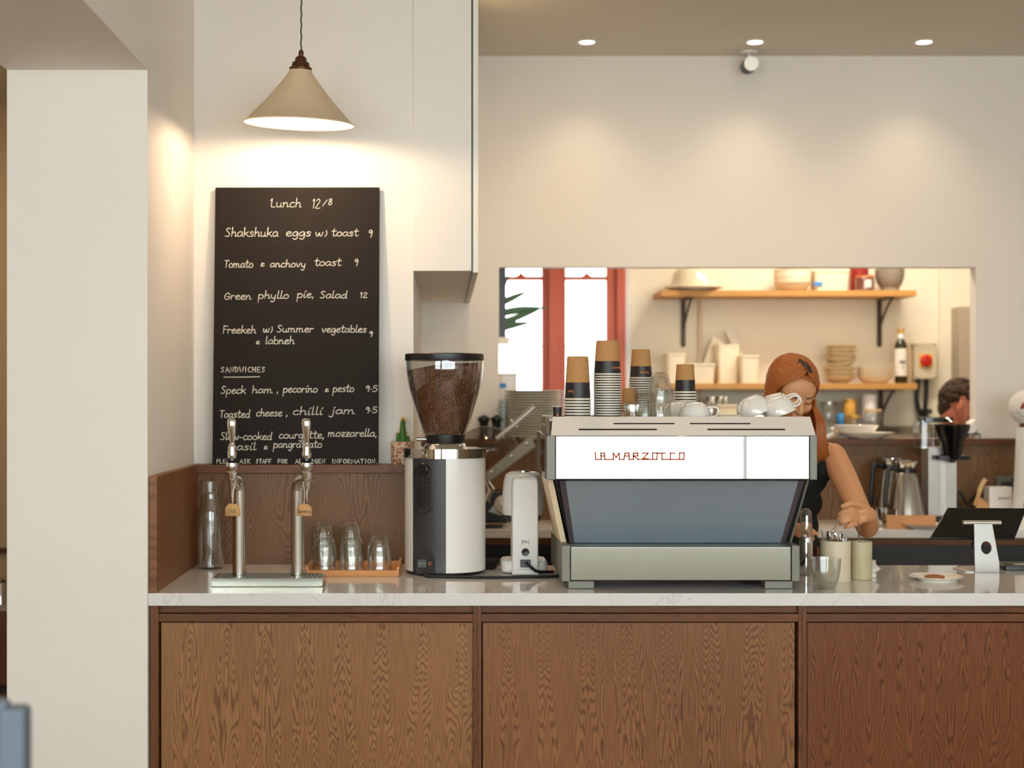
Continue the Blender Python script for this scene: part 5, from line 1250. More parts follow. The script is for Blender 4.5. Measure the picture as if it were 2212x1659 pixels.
b.limb([at(1806, 934, Y-.03), at(1798, 926, Y-.03)], [.006, .010], 10)
ob('cloth', b, M_['paper'], rt)
ob('band', B().tube(smooth_path([at(1803, 944, Y-.035), at(1805, 935, Y-.04), at(1803, 924, Y-.035)], 4), .0022, 8), M_['yellow'], rt)
# white cloth on a wire rack, right end of the hatch
Y = 6.99
rt = root('wire_rack', 'small black wire rack at the end of the hatch ledge', 'rack', (X(2090, Y), Y, zl_))
b = B()
for u in (2072, 2090, 2108):
    b.tube(smooth_path([(X(u, Y), Y-.05, zl_+.003), (X(u, Y), Y-.045, zl_+.022), (X(u, Y), Y+.04, zl_+.024), (X(u, Y), Y+.05, zl_+.003)], 4), .0025, 8)
b.tube([(X(2068, Y), Y-.045, zl_+.022), (X(2112, Y), Y-.045, zl_+.022)], .0025, 8)
ob('wire', b, M_['black'], rt)
rt = root('white_cloth', 'crumpled white cloth heaped on the wire rack', 'cloth', (X(2090, Y), Y, zl_+.026))
b = B(); 
for (u, v, rx, rz) in ((2086, 929, 15, 8), (2098, 918, 11, 10), (2094, 931, 14, 7), (2104, 925, 6, 9), (2077, 933, 10, 5), (2090, 935, 17, 4), (2100, 911, 6, 5)):
    b.ball(at(u, v, Y), (rx*Y/F, .035, rz*Y/F), 16, 10)
ob('cloth', b, M_['paper'], rt, mods=[('REMESH', dict(mode='VOXEL', voxel_size=.004)), ('SMOOTH', dict(iterations=3))])

# ================================================================== KITCHEN BEHIND THE HATCH
Ys_, Yk_ = 8.50, 8.80
zs1, zs0 = Z(628, Ys_), Z(640, Ys_)
def shelf(name, lab, p0, p1, pt, pb, brackets):
    z1, z0 = Z(pt, Ys_), Z(pb, Ys_)
    rt = root(name, lab, 'shelf', ((X(p0, Ys_)+X(p1, Ys_))/2, 8.65, z0))
    ob('board', B().box(X(p0, Ys_), X(p1, Ys_), Ys_, Yk_, z0, z1), M_['shelf'], rt, bev=.002)
    for (u, lo) in brackets:
        xb = X(u, 8.77); zlo = Z(lo, 8.77)
        b = B().box(xb-.013, xb+.013, Yk_-.014, Yk_, zlo, z0).box(xb-.013, xb+.013, Ys_+.05, Yk_, z0-.008, z0)
        b.tube(smooth_path([(xb+.002, Yk_-.012, zlo+.10), (xb+.010, 8.74, z0-.10), (xb+.014, 8.64, z0-.03), (xb+.016, 8.58, z0-.006)], 5), .007, 8)
        b.ball((xb, Yk_-.010, zlo), (.013, .008, .013), 12, 8)
        ob('bracket', b, M_['bracket'], rt)
    return z1
zsa = shelf('wall_shelf', 'upper pine wall shelf with jars and bowls in the kitchen', 1428, 1980, 627, 640, [(1477, 745), (1902, 745)])
zsb = shelf('wall_shelf', 'lower pine wall shelf with stacked bowls and tubs in the kitchen', 1432, 1982, 828, 841, [(1905, 935)])
Y = 8.62; k = Y/F
# bowl upturned on plate
rt = root('serving_plate', 'large glazed plate under the upturned glass bowl, upper shelf', 'plate', (X(1500, Y), Y, zsa))
dish('dish', (X(1500, Y), Y, zsa), 63*k, 8*k, M_['china'], rt)
rt = root('glass_cake_dome', 'cream translucent bowl upturned on the plate, upper shelf', 'cake dome', (X(1498, Y), Y, zsa+7*k))
ob('dome', B().lathe([(52*k, 0), (50*k, 8*k), (43*k, 34*k), (36*k, 42*k), (30*k, 44*k), (28*k, 50*k), (0, 50*k), (0, 49*k), (26*k, 48*k), (34*k, 41*k), (42*k, 33*k), (50*k, 0)], rt.location, 48, caps=False), M_['platedome'], rt)
# ribbed bowl
rt = root('ribbed_bowl', 'cream ribbed round bowl in the middle of the upper shelf', 'bowl', (X(1712, Y), Y, zsa))
pr = [(0, 0), (20*k, 0), (30*k, 5*k), (37*k, 15*k)]+[((40+.7*math.sin(i*PI))*k if i % 2 else 40.6*k-abs(i-8)*.35*k, (17+i*2)*k) for i in range(16)]+[(30*k, 50*k), (28*k, 49*k), (0, 14*k)]
ob('bowl', B().lathe(pr, rt.location, 44, caps=False), M_['bowl'], rt)
def tub(px0, px1, py0, Yt, base, lab, mt='tub', d=.12, label=None, name='plastic_tub', grp=None):
    x0, x1 = X(px0, Yt), X(px1, Yt); zt = Z(py0, Yt)
    rt = root(name, lab, 'tub', ((x0+x1)/2, Yt, base), grp)
    cx = (x0+x1)/2; w_ = x1-x0
    b = B(); lo = rrect(w_*.90, d*.9, .015, 4, cx, Yt); hi = rrect(w_, d, .018, 4, cx, Yt); n_ = len(lo)
    b.add([(p[0], p[1], base) for p in lo]+[(p[0], p[1], zt-.012) for p in hi], [tuple(range(n_)), tuple(range(2*n_-1, n_-1, -1))]+[(i, n_+i, n_+(i+1) % n_, (i+1) % n_) for i in range(n_)])
    ob('body', b, M_[mt], rt)
    ob('lid', B().prism(rrect(w_+.008, d+.008, .02, 4, cx, Yt), 'z', zt-.012, zt), M_[mt], rt, bev=.002)
    if label: ob('label', B().box(X(label[0], Yt-d/2), X(label[1], Yt-d/2), Yt-d/2-.001, Yt-d/2+.006, Z(label[3], Yt-d/2), Z(label[2], Yt-d/2)), M_['bluelabel'], rt)
    return rt
tub(1753, 1828, 586, Y, zsa, 'clear plastic tub with a blue label on the upper shelf', label=(1759, 1777, 609, 618), d=.16)
tub(1078, 1116, 806, 7.25, zl_-.0, 'white plastic tub with a blue label behind the plate stack', label=(1079, 1093, 828, 838), d=.10, mt='whitep')
bpy.data.objects['plastic_tub.001'].location.z += 0
# its stand: a kitchen worktop just below the hatch, all along the far side
rt = root('kitchen_worktop', 'steel kitchen worktop behind the serving hatch', 'worktop', (1.5, 7.3, 0))
ob('top', B().box(-.05, 2.2, 7.10, 7.52, zl_-.03, zl_), M_['steelb'], rt)
for x in (0, 2.12):
    for y in (7.14, 7.44): ob('leg', B().box(x, x+.04, y, y+.04, 0, zl_-.03), M_['steelb'], rt)
# red tin and clip jar
rt = root('red_tin', 'tall dark red tin behind the clip-top jar', 'tin', (X(1856, 8.70), 8.70, zsa))
ob('can', B().cyl((X(1856, 8.70), 8.70, zsa), 20*k, 60*k, 32), M_['redcan'], rt)
Yj = 8.58; kj = Yj/F
rt = root('clip_top_jar', 'clip-top glass jar of red preserve with an orange lid seal', 'jar', (X(1868, Yj), Yj, zsa))
ob('contents', B().cyl((X(1868, Yj), Yj, zsa+.002), 18*kj, 25*kj, 28), M_['redjar'], rt)
ob('glass_body', B().lathe([(0, 0), (19.5*kj, 0), (20*kj, 2*kj), (20*kj, 25*kj), (18*kj, 29*kj), (17.4*kj, 29*kj), (19.2*kj, 25*kj), (19.2*kj, 2*kj)], (X(1868, Yj), Yj, zsa), 32, caps=False), M_['glass'], rt)
ob('seal', B().cyl((X(1868, Yj), Yj, zsa+29*kj), 20*kj, 3.5*kj, 28), M_['orange'], rt)
ob('lid', B().lathe([(0, 0), (18.5*kj, 0), (18*kj, 3*kj), (0, 5*kj)], (X(1868, Yj), Yj, zsa+32.5*kj), 28), M_['glass'], rt)
ob('clip', B().tube([at(1889, 596, Yj), at(1892, 606, Yj), at(1890, 614, Yj)], .002, 6), M_['chrome'], rt)
ob('paper_label', B().box(X(1862, Yj), X(1876, Yj), Yj-20.6*kj, Yj-19*kj, Z(622, Yj), Z(606, Yj)), M_['label'], rt)
rt = root('stone_mortar', 'grey stone mortar at the end of the upper shelf', 'mortar', (X(1922, Y), Y, zsa))
ob('bowl', B().lathe([(0, 0), (19*k, 0), (20*k, 3*k), (19*k, 8*k), (25*k, 15*k), (30*k, 30*k), (31*k, 48*k), (27*k, 50*k), (24*k, 30*k), (0, 16*k)], rt.location, 44, caps=False), M_['granite'], rt)
# lower shelf: tubs
for (a, b_, c_, yy, dd, lab) in ((1436, 1476, 764, 8.64, .16, 'pale tub at the window end of the lower shelf'),
    (1478, 1540, 786, 8.60, .16, 'wide low milky tub behind the kraft cup, lower shelf'), (1546, 1592, 745, 8.66, .14, 'tall milky tub in the middle of the tub group'),
    (1594, 1634, 768, 8.60, .16, 'milky tub beside the barista hair, lower shelf')):
    tub(a, b_, c_, yy, zsb, lab, d=dd, grp='milky plastic tubs on the lower shelf')
rt = root('cardboard_folder', 'pale leaning carton standing behind the milky tubs', 'carton', (X(1520, 8.74), 8.72, zsb))
ob('carton', B().prism([at(1505, 826, 8.74).xz, at(1545, 826, 8.74).xz, at(1563, 738, 8.74).xz, at(1540, 728, 8.74).xz, at(1536, 738, 8.74).xz], 'y', 8.735, 8.765), M_['tub'], rt)
ob('flap', B().prism([at(1566, 712, 8.73).xz, at(1585, 709, 8.73).xz, at(1612, 776, 8.73).xz, at(1596, 780, 8.73).xz], 'y', 8.735, 8.75), M_['label'], rt)
# stack of small tan bowls
tb_ = root('rice_bowl', 'x', 'bowl', (0, 0, 0)); k = 8.62/F
ob('bowl', B().lathe([(0, 0), (15*k, 0), (17*k, 3*k), (25*k, 8*k), (32*k, 12.5*k), (33*k, 15*k), (31.5*k, 15.5*k), (17*k, 6*k), (0, 5.5*k)], (0, 0, 0), 36, caps=False), M_['platewarm'], tb_)
for i in range(9):
    tl = [(0, 0), (0, 3), (0, 6), (0, 9), (0, 11), (0, 7), (0, 3), (0, -1), (0, 2)][i]
    lab = 'tan glazed bowl on top of the leaning bowl stack' if i == 8 else ('tan glazed bowl at the base of the leaning bowl stack' if i == 0 else 'tan glazed bowl inside the leaning stack on the lower shelf')
    place(tb_, i > 0, (X(1815+[0, 1, 0, -2, -1, 1, 3, 4, 3][i], 8.62), 8.62, zsb+i*8.3*k), lab, 'tan bowls in the leaning stack', rot=(0, math.radians(tl[1]), i))
sb_ = root('soup_bowl', 'x', 'bowl', (0, 0, 0))
ob('bowl', B().lathe([(0, 0), (22*k, 0), (25*k, 2*k), (35*k, 12*k), (38*k, 21*k), (37*k, 21*k), (33*k, 12*k), (23*k, 4*k), (0, 3*k)], (0, 0, 0), 40, caps=False), M_['bowl'], sb_)
for i in range(3): place(sb_, i > 0, (X(1890, 8.62), 8.62, zsb+i*7.5*k), ['lowest', 'middle', 'topmost'][i]+' cream soup bowl of the neat stack beside the oil bottle', 'cream soup bowls in the neat stack')
# oil bottle
rt = root('oil_bottle', 'dark green oil bottle with gold cap and white label', 'bottle', (X(1946, 8.60), 8.60, zsb)); k = 8.60/F; q = (X(1946, 8.60), 8.60, zsb)
ob('glass_body', B().lathe([(0, 0), (12*k, 0), (13*k, 2*k), (13*k, 80*k), (11*k, 88*k), (6*k, 95*k), (5*k, 100*k), (5*k, 106*k), (0, 106*k)], q, 32), M_['oil'], rt)
ob('neck_sleeve', B().lathe([(5.2*k, 97*k), (6.5*k, 97*k), (6.2*k, 108*k), (5*k, 108*k)], q, 24, close=True), M_['paper'], rt)
ob('cap', B().cyl((q[0], q[1], q[2]+107*k), 6.5*k, 12*k, 24), M_['gold'], rt)
lb = ob('paper_label', B().lathe([(13.2*k, 16*k), (13.2*k, 75*k)], q, 32, caps=False).lathe([(13.0*k, 75*k), (13.0*k, 16*k)], q, 32, caps=False), M_['label'], rt)
b = B()
def of(u, v, h): R_ = 13.3*k+h; a = -PI/2+u/R_; return Vector((q[0]+R_*math.cos(a), q[1]+R_*math.sin(a), q[2]+v))
ribbon(b, [(0, 32*k), (0, 44*k)], of, 2*k, .0004)
for a_ in (-4, 0, 4): ribbon(b, [(a_*k-2.5*k, 45*k), (a_*k, 49*k), (a_*k+2.5*k, 45*k)], of, 3.5*k, .0004)
ob('tree_print', b, M_['grey'], lb, smooth=None)
# chopping boards beside
for i, u in enumerate((1963, 1968, 1973)):
    o = ob('thin_board', B().box(X(u, 8.66), X(u+3, 8.66), 8.70, 8.77, zsb, Z(742+i*6, 8.66)), M_['tub'] if i % 2 else M_['woodlid'], None, bev=.001)
    tag(o, ['thin upright wooden board against the oil bottle', 'thin pale upright board between two wooden ones', 'thin upright wooden board nearest the isolator switch'][i], 'board', 'upright thin boards on the lower shelf')
# isolator switch on the wall
Y = 8.72; x0, x1, z0, z1 = X(1974, Y), X(2024, Y), Z(819, Y), Z(741, Y)
rt = root('isolator_switch', 'grey wall isolator box with a red and yellow rotary switch', 'switch', ((x0+x1)/2, 8.80, (z0+z1)/2))
ob('enclosure', B().box(x0, x1, Y, 8.80, z0, z1), M_['boxgrey'], rt, bev=.006)
cx_, cz_ = X(1999.5, Y), Z(779, Y); k = Y/F
ob('switch_plate', B().prism(rrect(27*k, 27*k, .006, 4, cx_, cz_), 'y', Y-.008, Y), M_['switchy'], rt)
kn = ob('rotary_knob', B().lathe([(0, 0), (13*k, 0), (13*k, .010), (11*k, .014), (0, .014)], n=32, m=Matrix.Translation((cx_, Y-.006, cz_)) @ Matrix.Rotation(PI/2, 4, 'X')), M_['switchr'], rt)
ob('grip', B().box(cx_-.006, cx_+.006, Y-.034, Y-.018, cz_-.030, cz_+.030), M_['switchr'], kn, bev=.003)
for (u, v) in ((1980, 745), (2019, 745), (1980, 815), (2019, 815)): ob('corner_screw', B().ball((X(u, Y), Y-.0005, Z(v, Y)), (.005, .003, .005), 10, 6), M_['steeld'], rt)
Yc2 = 8.76
for pts, lab in (([(1985, 819), (1982, 836), (1980, 860), (1985, 885), (1993, 915), (1995, 1000)], 'black cable running down from the shelf end of the isolator box'), ([(2001, 819), (2001, 845), (1999, 870), (1998, 900), (1998, 1000)], 'thick black conduit running straight down from the isolator box')):
    o = ob('power_cable', B().tube(smooth_path([at(u, v, Yc2) for u, v in pts], 5), .0135, 12), M_['rubber'], None); tag(o, lab, 'cable')
    if 'straight' in lab:
        o2 = ob('clamp', B().box(X(1994, Yc2), X(2011, Yc2), Yc2-.02, 8.80, Z(893, Yc2), Z(884, Yc2)), M_['rubber'], o)
# ---- kitchen bench behind the hatch on the far wall, with jars
Yb_2 = 8.45; zk = Z(921, 8.45)
rt = root('kitchen_bench', 'kitchen bench along the far wall under the pine shelves', 'bench', (2.0, 8.6, 0))
ob('bench_top', B().box(1.15, 4.2, 8.40, 8.76, zk-.04, zk), M_['steelb'], rt)
ob('bench_base', B().box(1.15, 4.2, 8.44, 8.75, 0, zk-.04), M_['kwall'], rt)
def kj(px, w_, p0, Yj, lab, mt, name='kitchen_jar', lid=None, cat='jar', grp=None, base=None):
    k = Yj/F; xc = X(px, Yj); base = zk if base is None else base; h = Z(p0, Yj)-base
    rt = root(name, lab, cat, (xc, Yj, base), grp)
    lh = 5*k if lid else 0
    ob('body', B().lathe([(0, 0), (w_*k/2-.002, 0), (w_*k/2, .003), (w_*k/2, h-lh-.004), (w_*k/2-.003, h-lh), (0, h-lh)], rt.location, 28), M_[mt], rt)
    if lid: ob('lid', B().cyl((xc, Yj, base+h-lh), w_*k/2+.002, lh, 28), M_[lid], rt)
kj(1790, 34, 868, 8.60, 'clear glass storage jar beside the barista hair', 'glass', lid='steelb')
kj(1835, 26, 862, 8.56, 'yellow tin with a steel lid on the kitchen bench', 'yellowtin', 'storage_tin', 'gold', 'tin')
kj(1877, 32, 853, 8.58, 'white tub with small dark print on the kitchen bench', 'whitep', 'storage_tub', 'whitep', 'tub')
kj(1816, 15, 893, 8.48, 'small blue tub in front of the yellow tin', 'bluelabel', 'storage_tub', None, 'tub')
kj(1886, 36, 884, 8.46, 'clear jar with a pale wooden lid behind the shallow bowl', 'glass', 'glass_jar', 'woodlid')
kj(1845, 30, 897, 8.46, 'squat glass jar beside the blue tub', 'glass', 'glass_jar', 'gold')
for i, (u, w_) in enumerate(((1537, 24), (1556, 16), (1567, 13))):
    kj(u, w_, 858, 8.55-.03*i, ['wide', 'middle', 'slim'][i]+' steel tin on the kitchen bench seen over the machine', 'steel', 'storage_tin', None, 'tin', 'steel tins on the kitchen bench')
tub(1545, 1590, 874, 8.40+.06, zk, 'low beige box in front of the steel tins', d=.10, mt='bowl', name='beige_box')
kj(1450, 22, 804, 8.60, 'small ribbed steel jar at the window end of the lower shelf', 'steel', 'storage_tin', None, 'tin', None, zsb)
# tall steel cupboard seen at the right end of the hatch
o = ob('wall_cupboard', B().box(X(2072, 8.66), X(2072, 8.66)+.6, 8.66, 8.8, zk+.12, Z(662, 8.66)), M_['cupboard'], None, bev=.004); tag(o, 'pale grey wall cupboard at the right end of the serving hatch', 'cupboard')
# ---- yucca plant in a hanging pot near the kitchen window
Y = 8.35
rt = root('potted_plant', 'spiky dark green plant leaves in front of the kitchen window', 'plant', (X(1072, Y), Y, zl_-.4))
b = B()
def leaf(b, p0, p1, w_, bend=.0):
    p0, p1 = Vector(p0), Vector(p1); mid = (p0+p1)/2+Vector((0, 0, bend))
    pts = smooth_path([p0, mid, p1], 6); n = len(pts)
    b.tube(pts, [max(.0012, w_*math.sin(PI*(.25+.75*i/(n-1)))) for i in range(n)], 8, sq=.35, up=(0, 1, 0))
for (a0, a1, b0, b1, w_, bd) in ((1070, 660, 1142, 628, .020, .0), (1068, 680, 1182, 665, .022, .01), (1070, 702, 1168, 668, .020, .0), (1072, 712, 1150, 696, .020, .005), (1075, 645, 1100, 590, .016, 0), (1060, 670, 1030, 610, .018, 0), (1060, 690, 1000, 660, .018, 0), (1066, 720, 1110, 738, .014, 0)):
    leaf(b, at(a0, a1, Y), at(b0, b1, Y), w_, bd)
ob('leaves', b, M_['leaf'], rt)
ob('trunk', B().tube([at(1068, 700, Y), at(1066, 800, Y)], .022, 12), M_['bronze'], rt)
ob('pot', B().lathe([(0, 0), (.07, 0), (.10, .16), (.09, .16), (0, .14)], (X(1066, Y), Y, Z(815, Y)-.15), 28), M_['whitep'], rt)
# its stand
o = ob('plant_stand', B().cyl((X(1066, Y), Y, 0), .11, Z(815, Y)-.15, 28), M_['kwall'], None); tag(o, 'plain plant stand under the spiky plant', 'plant stand')
rt.location.z = rt.location.z
# black post at the hatch edge
Y = 7.12
rt = root('hatch_post', 'black vertical post at the window end of the hatch', 'post', (X(1085, Y), Y, Z(744, Y)))
ob('post', B().box(X(1070, Y), X(1092, Y), 7.085, 7.11, Z(729, Y), oz1+.03), M_['black'], rt)
ob('end_cap', B().box(X(1078, Y), X(1099, Y), 7.082, 7.12, Z(744, Y), Z(729, Y)), M_['paper'], rt, bev=.002)

# ================================================================== SIDE ROOM, seen as a sliver at the far left
Y = 6.2
rt = root('side_room_bench', 'dark steel topped bench in the side room at the left edge', 'bench', (-2.4, 6.5, 0))
ob('bench_top', B().box(-3.6, XL-.02, 6.2, 6.9, Z(1320, 6.2)+.0, Z(1306, 6.2)), M_['steel'], rt)
ob('bench_base', B().box(-3.6, XL-.02, 6.26, 6.9, 0, Z(1320, 6.2)), M_['bronze'], rt)
ob('lower_shelf', B().box(-3.6, XL-.02, 6.22, 6.26, Z(1500, 6.2), Z(1488, 6.2)), M_['dark'], rt)
rt = root('steel_canister', 'small steel canister on the bench at the far left edge', 'canister', (X(2, 6.35), 6.35, Z(1306, 6.2)))
ob('body', B().cyl(rt.location, .024, .075, 28), M_['chrome'], rt)
ob('lid', B().lathe([(0, .075), (.025, .075), (.02, .083), (.005, .09), (0, .095)], rt.location, 28), M_['black'], rt)
struct('trim_8', B().box(-4.0, XL, 7.88, 7.9, Z(1195, 7.9), Z(1183, 7.9)), M_['bronze'])
# blue-grey chair in the foreground
Y = 2.35; k = Y/F
xr = X(52, Y); zt4 = Z(1532, Y)
rt = root('high_backed_chair', 'blurred blue grey chair back in the near bottom corner', 'chair', (xr-.22, Y, 0))
for x in (xr-.045, xr-.44): ob('rear_leg', B().box(x, x+.045, Y, Y+.05, 0, zt4), M_['chair'], rt, bev=.008)
ob('top_rail', B().box(xr-.43, xr-.03, Y+.008, Y+.042, zt4-.10, zt4+.012), M_['chair'], rt, bev=.01)
ob('back_slat', B().box(xr-.43, xr-.03, Y+.012, Y+.038, .62, .74), M_['chair'], rt, bev=.006)
ob('seat', B().box(xr-.45, xr-.0, Y-.42, Y+.05, .43, .465), M_['chair'], rt, bev=.01)
for x in (xr-.045, xr-.44): ob('front_leg', B().box(x, x+.042, Y-.41, Y-.365, 0, .43), M_['chair'], rt, bev=.006)
# ================================================================== PEOPLE
def body(name, b, m, parent, vox=.0055, it=4):
    return ob(name, b, m, parent, smooth=None, mods=[('REMESH', dict(mode='VOXEL', voxel_size=vox, use_smooth_shade=True)), ('SMOOTH', dict(iterations=it, factor=.5))])
def px3(u, v, Y): return at(u, v, Y)
# ---- barista
HC0 = Vector((X(1711, 5.42), 5.42, 1.566))
Rh = (Matrix.Rotation(math.radians(12), 3, 'Z') @ Matrix.Rotation(math.radians(34), 3, 'X')).to_4x4()
Mh = Matrix.Translation(HC0) @ Rh          # face looks towards -Y in head space
h = lambda x, y, z: Mh @ Vector((x, y, z))
def hball(b, c, r, n=24, k=14, rz=0, rx=0):
    b.ball(h(*c), r, n, k, rot=(Rh.to_3x3() @ Euler((rx, 0, rz)).to_matrix()).to_quaternion())
barista = root('person', 'person with long auburn hair in a black sleeveless top taking a teaspoon', 'person', (X(1706, 5.45), 5.45, 0))
b = B()
hball(b, (0, .012, .020), (.074, .092, .088)); hball(b, (0, -.022, -.022), (.062, .070, .082)); hball(b, (0, -.040, -.070), (.040, .044, .036))
hball(b, (0, -.050, .030), (.066, .040, .056))                       # forehead
for s in (-1, 1):
    hball(b, (s*.036, -.066, -.034), (.024, .020, .026)); hball(b, (s*.074, .012, -.012), (.008, .018, .030))
    hball(b, (s*.031, -.0835, .004), (.0155, .0095, .0095))          # closed lid
    hball(b, (s*.031, -.086, .020), (.022, .008, .0055), rz=-s*.25)  # brow ridge
b.limb([h(0, -.088, .010), h(0, -.100, -.012), h(0, -.108, -.030)], [.008, .0095, .012], 12)
for s in (-1, 1): hball(b, (s*.011, -.101, -.033), (.007, .008, .006))
hball(b, (0, -.090, -.056), (.021, .009, .0055)); hball(b, (0, -.088, -.064), (.018, .009, .006)); hball(b, (0, -.072, -.090), (.018, .014, .012))
neck0 = h(0, .020, -.06); nb = Vector((X(1702, 5.50), 5.50, 1.375))
b.limb([neck0, nb], [.050, .054], 18)
# trunk, standing behind the counter
cx = X(1702, 5.5)
trunk = [((cx, 5.50, 1.355), (.115, .062, .06)), ((cx, 5.50, 1.30), (.145, .078, .07)), ((cx, 5.49, 1.23), (.140, .085, .08)), ((cx, 5.50, 1.14), (.122, .080, .08)), ((cx, 5.50, 1.05), (.108, .074, .08)), ((cx, 5.50, .97), (.118, .080, .08)), ((cx, 5.50, .90), (.150, .098, .09)), ((cx, 5.50, .84), (.160, .105, .08))]
for c, r_ in trunk: b.ball(c, r_, 26, 16)
shL = px3(1800, 984, 5.42); shR = Vector((2*cx-shL.x, 5.44, shL.z))
b.limb([(cx, 5.50, 1.345), shL+Vector((0, 0, -.002))], [.055, .047]); b.limb([(cx, 5.50, 1.345), shR], [.055, .047])
elL = px3(1873, 1138, 5.18); wrL = px3(1880, 1113, 4.985)
b.limb([shL, shL.lerp(elL, .35), shL.lerp(elL, .75), elL], [.047, .048, .041, .040])
b.limb([elL, elL.lerp(wrL, .35), wrL], [.039, .035, .0235])
# hand: palm, four fingers of different lengths, thumb from the palm side
YH = 4.90
plm = [wrL, px3(1874, 1111, 4.95), px3(1862, 1110, 4.92)]
b.limb(plm, [.0235, .027, .026]); b.ball(px3(1860, 1104, 4.91), (.024, .020, .018), 18, 12); b.ball(px3(1862, 1119, 4.915), (.024, .020, .018), 18, 12)
fin = [ # mcp, pip, dip, tip with radii
 ([(1851, 1101, 4.900), (1834, 1100, 4.868), (1821, 1105, 4.862), (1813, 1112, 4.868)], [.0100, .0086, .0080, .0068]),
 ([(1850, 1111, 4.896), (1832, 1111.5, 4.858), (1819, 1116, 4.853), (1811, 1122, 4.862)], [.0100, .0088, .0082, .0070]),
 ([(1851, 1121, 4.896), (1834, 1123, 4.858), (1822, 1127, 4.855), (1815, 1132, 4.866)], [.0098, .0086, .0080, .0068]),
 ([(1855, 1131, 4.902), (1841, 1134, 4.870), (1831, 1137, 4.866), (1825, 1140, 4.875)], [.0088, .0078, .0072, .0062]),
]
for P, R_ in fin: b.limb([px3(*p) for p in P], R_, 12)
b.limb([px3(1872, 1100, 4.93), px3(1857, 1090, 4.885), px3(1838, 1087, 4.852), px3(1820, 1094, 4.838)], [.016, .0118, .0098, .0080], 14)   # thumb
# other arm, hand showing beside the espresso machine
elR = Vector((shR.x-.03, 5.26, 1.10)); wrR = Vector((X(1718, 5.12), 5.12, 1.075))
b.limb([shR, shR.lerp(elR, .5), elR], [.047, .044, .039]); b.limb([elR, elR.lerp(wrR, .5), wrR], [.038, .032, .024])
b.limb([wrR, px3(1732, 1148, 5.09)], [.024, .025])
for P, R_ in (([(1736, 1140, 5.075), (1748, 1143, 5.06), (1758, 1149, 5.06), (1764, 1154, 5.065)], [.0105, .0095, .0085, .0075]),
              ([(1736, 1148, 5.07), (1746, 1152, 5.05), (1752, 1158, 5.05), (1756, 1164, 5.06)], [.0105, .0095, .0085, .0075]),
              ([(1736, 1155, 5.07), (1743, 1161, 5.05), (1748, 1167, 5.055), (1750, 1173, 5.06)], [.0100, .0092, .0082, .0074]),
              ([(1734, 1162, 5.08), (1740, 1168, 5.065), (1742, 1174, 5.065), (1743, 1179, 5.07)], [.0092, .0082, .0075, .0068]),
              ([(1728, 1140, 5.07), (1740, 1133, 5.05), (1750, 1136, 5.045)], [.013, .011, .0095])): b.limb([px3(*p) for p in P], R_, 12)
# legs and feet (behind the counter)
for s in (-1, 1):
    hp_ = Vector((cx+s*.09, 5.50, .86)); kn_ = Vector((cx+s*.10, 5.485, .48)); an_ = Vector((cx+s*.10, 5.52, .09))
    b.limb([hp_, hp_.lerp(kn_, .5), kn_, kn_.lerp(an_, .35), an_], [.088, .076, .055, .052, .036]); b.limb([(an_.x, 5.53, .04), (an_.x, 5.40, .032)], [.038, .030])
bd = body('body', b, M_['skin'], barista, .0036, 3)
# top, trousers and shoes
b = B()
for c, r_ in trunk[1:]: b.ball(c, tuple(q+.008 for q in r_), 26, 16)
b.ball((cx, 5.50, 1.350), (.085, .066, .052), 26, 16)
for sh in (shL, shR):
    dx = -1 if sh is shL else 1
    b.limb([(cx, 5.50, 1.352), sh+Vector((dx*.040, .01, .010))], [.058, .046])
    b.ball(sh+Vector((dx*.045, .015, -.05)), (.045, .066, .06), 20, 12)
body('sleeveless_top', b, M_['top'], barista, .0055, 5)
b = B()
b.ball((cx, 5.50, .88), (.170, .116, .09), 26, 16); b.ball((cx, 5.50, .82), (.172, .118, .08), 26, 16)
for s in (-1, 1):
    hp_ = Vector((cx+s*.09, 5.50, .86)); kn_ = Vector((cx+s*.10, 5.485, .48)); an_ = Vector((cx+s*.10, 5.52, .12)); b.limb([hp_, hp_.lerp(kn_, .5), kn_, an_], [.096, .086, .066, .056])
body('trousers', b, M_['navy'], barista, .009, 4)
for s in (-1, 1):
    b = B(); x = cx+s*.10; b.limb([(x, 5.55, .045), (x, 5.46, .042), (x, 5.385, .034)], [.045, .042, .034]); b.ball((x, 5.53, .09), (.046, .05, .04)); b.v = [Vector((v.x, v.y, max(v.z, .002))) for v in b.v]
    body('shoe', b, M_['black'], barista, .007, 3)
# brows, lashes
for s in (-1, 1):
    ob('eyebrow', B().tube(smooth_path([h(s*.014, -.0955, .021), h(s*.030, -.0955, .026), h(s*.047, -.086, .021)], 4), [.0022]*5+[.0026]*3+[.0012], 8), M_['hairroot'], barista)
    ob('eyelash', B().tube(smooth_path([h(s*.017, -.0905, -.001), h(s*.031, -.0945, -.005), h(s*.045, -.086, -.001)], 4), [.0010]*4+[.0014]*5, 6), M_['hairroot'], barista)
ob('lips', B().tube(smooth_path([h(-.020, -.094, -.058), h(0, -.0995, -.060), h(.020, -.094, -.058)], 5), [.002]*3+[.0042]*5+[.002]*3, 8), M_['lips'], barista)
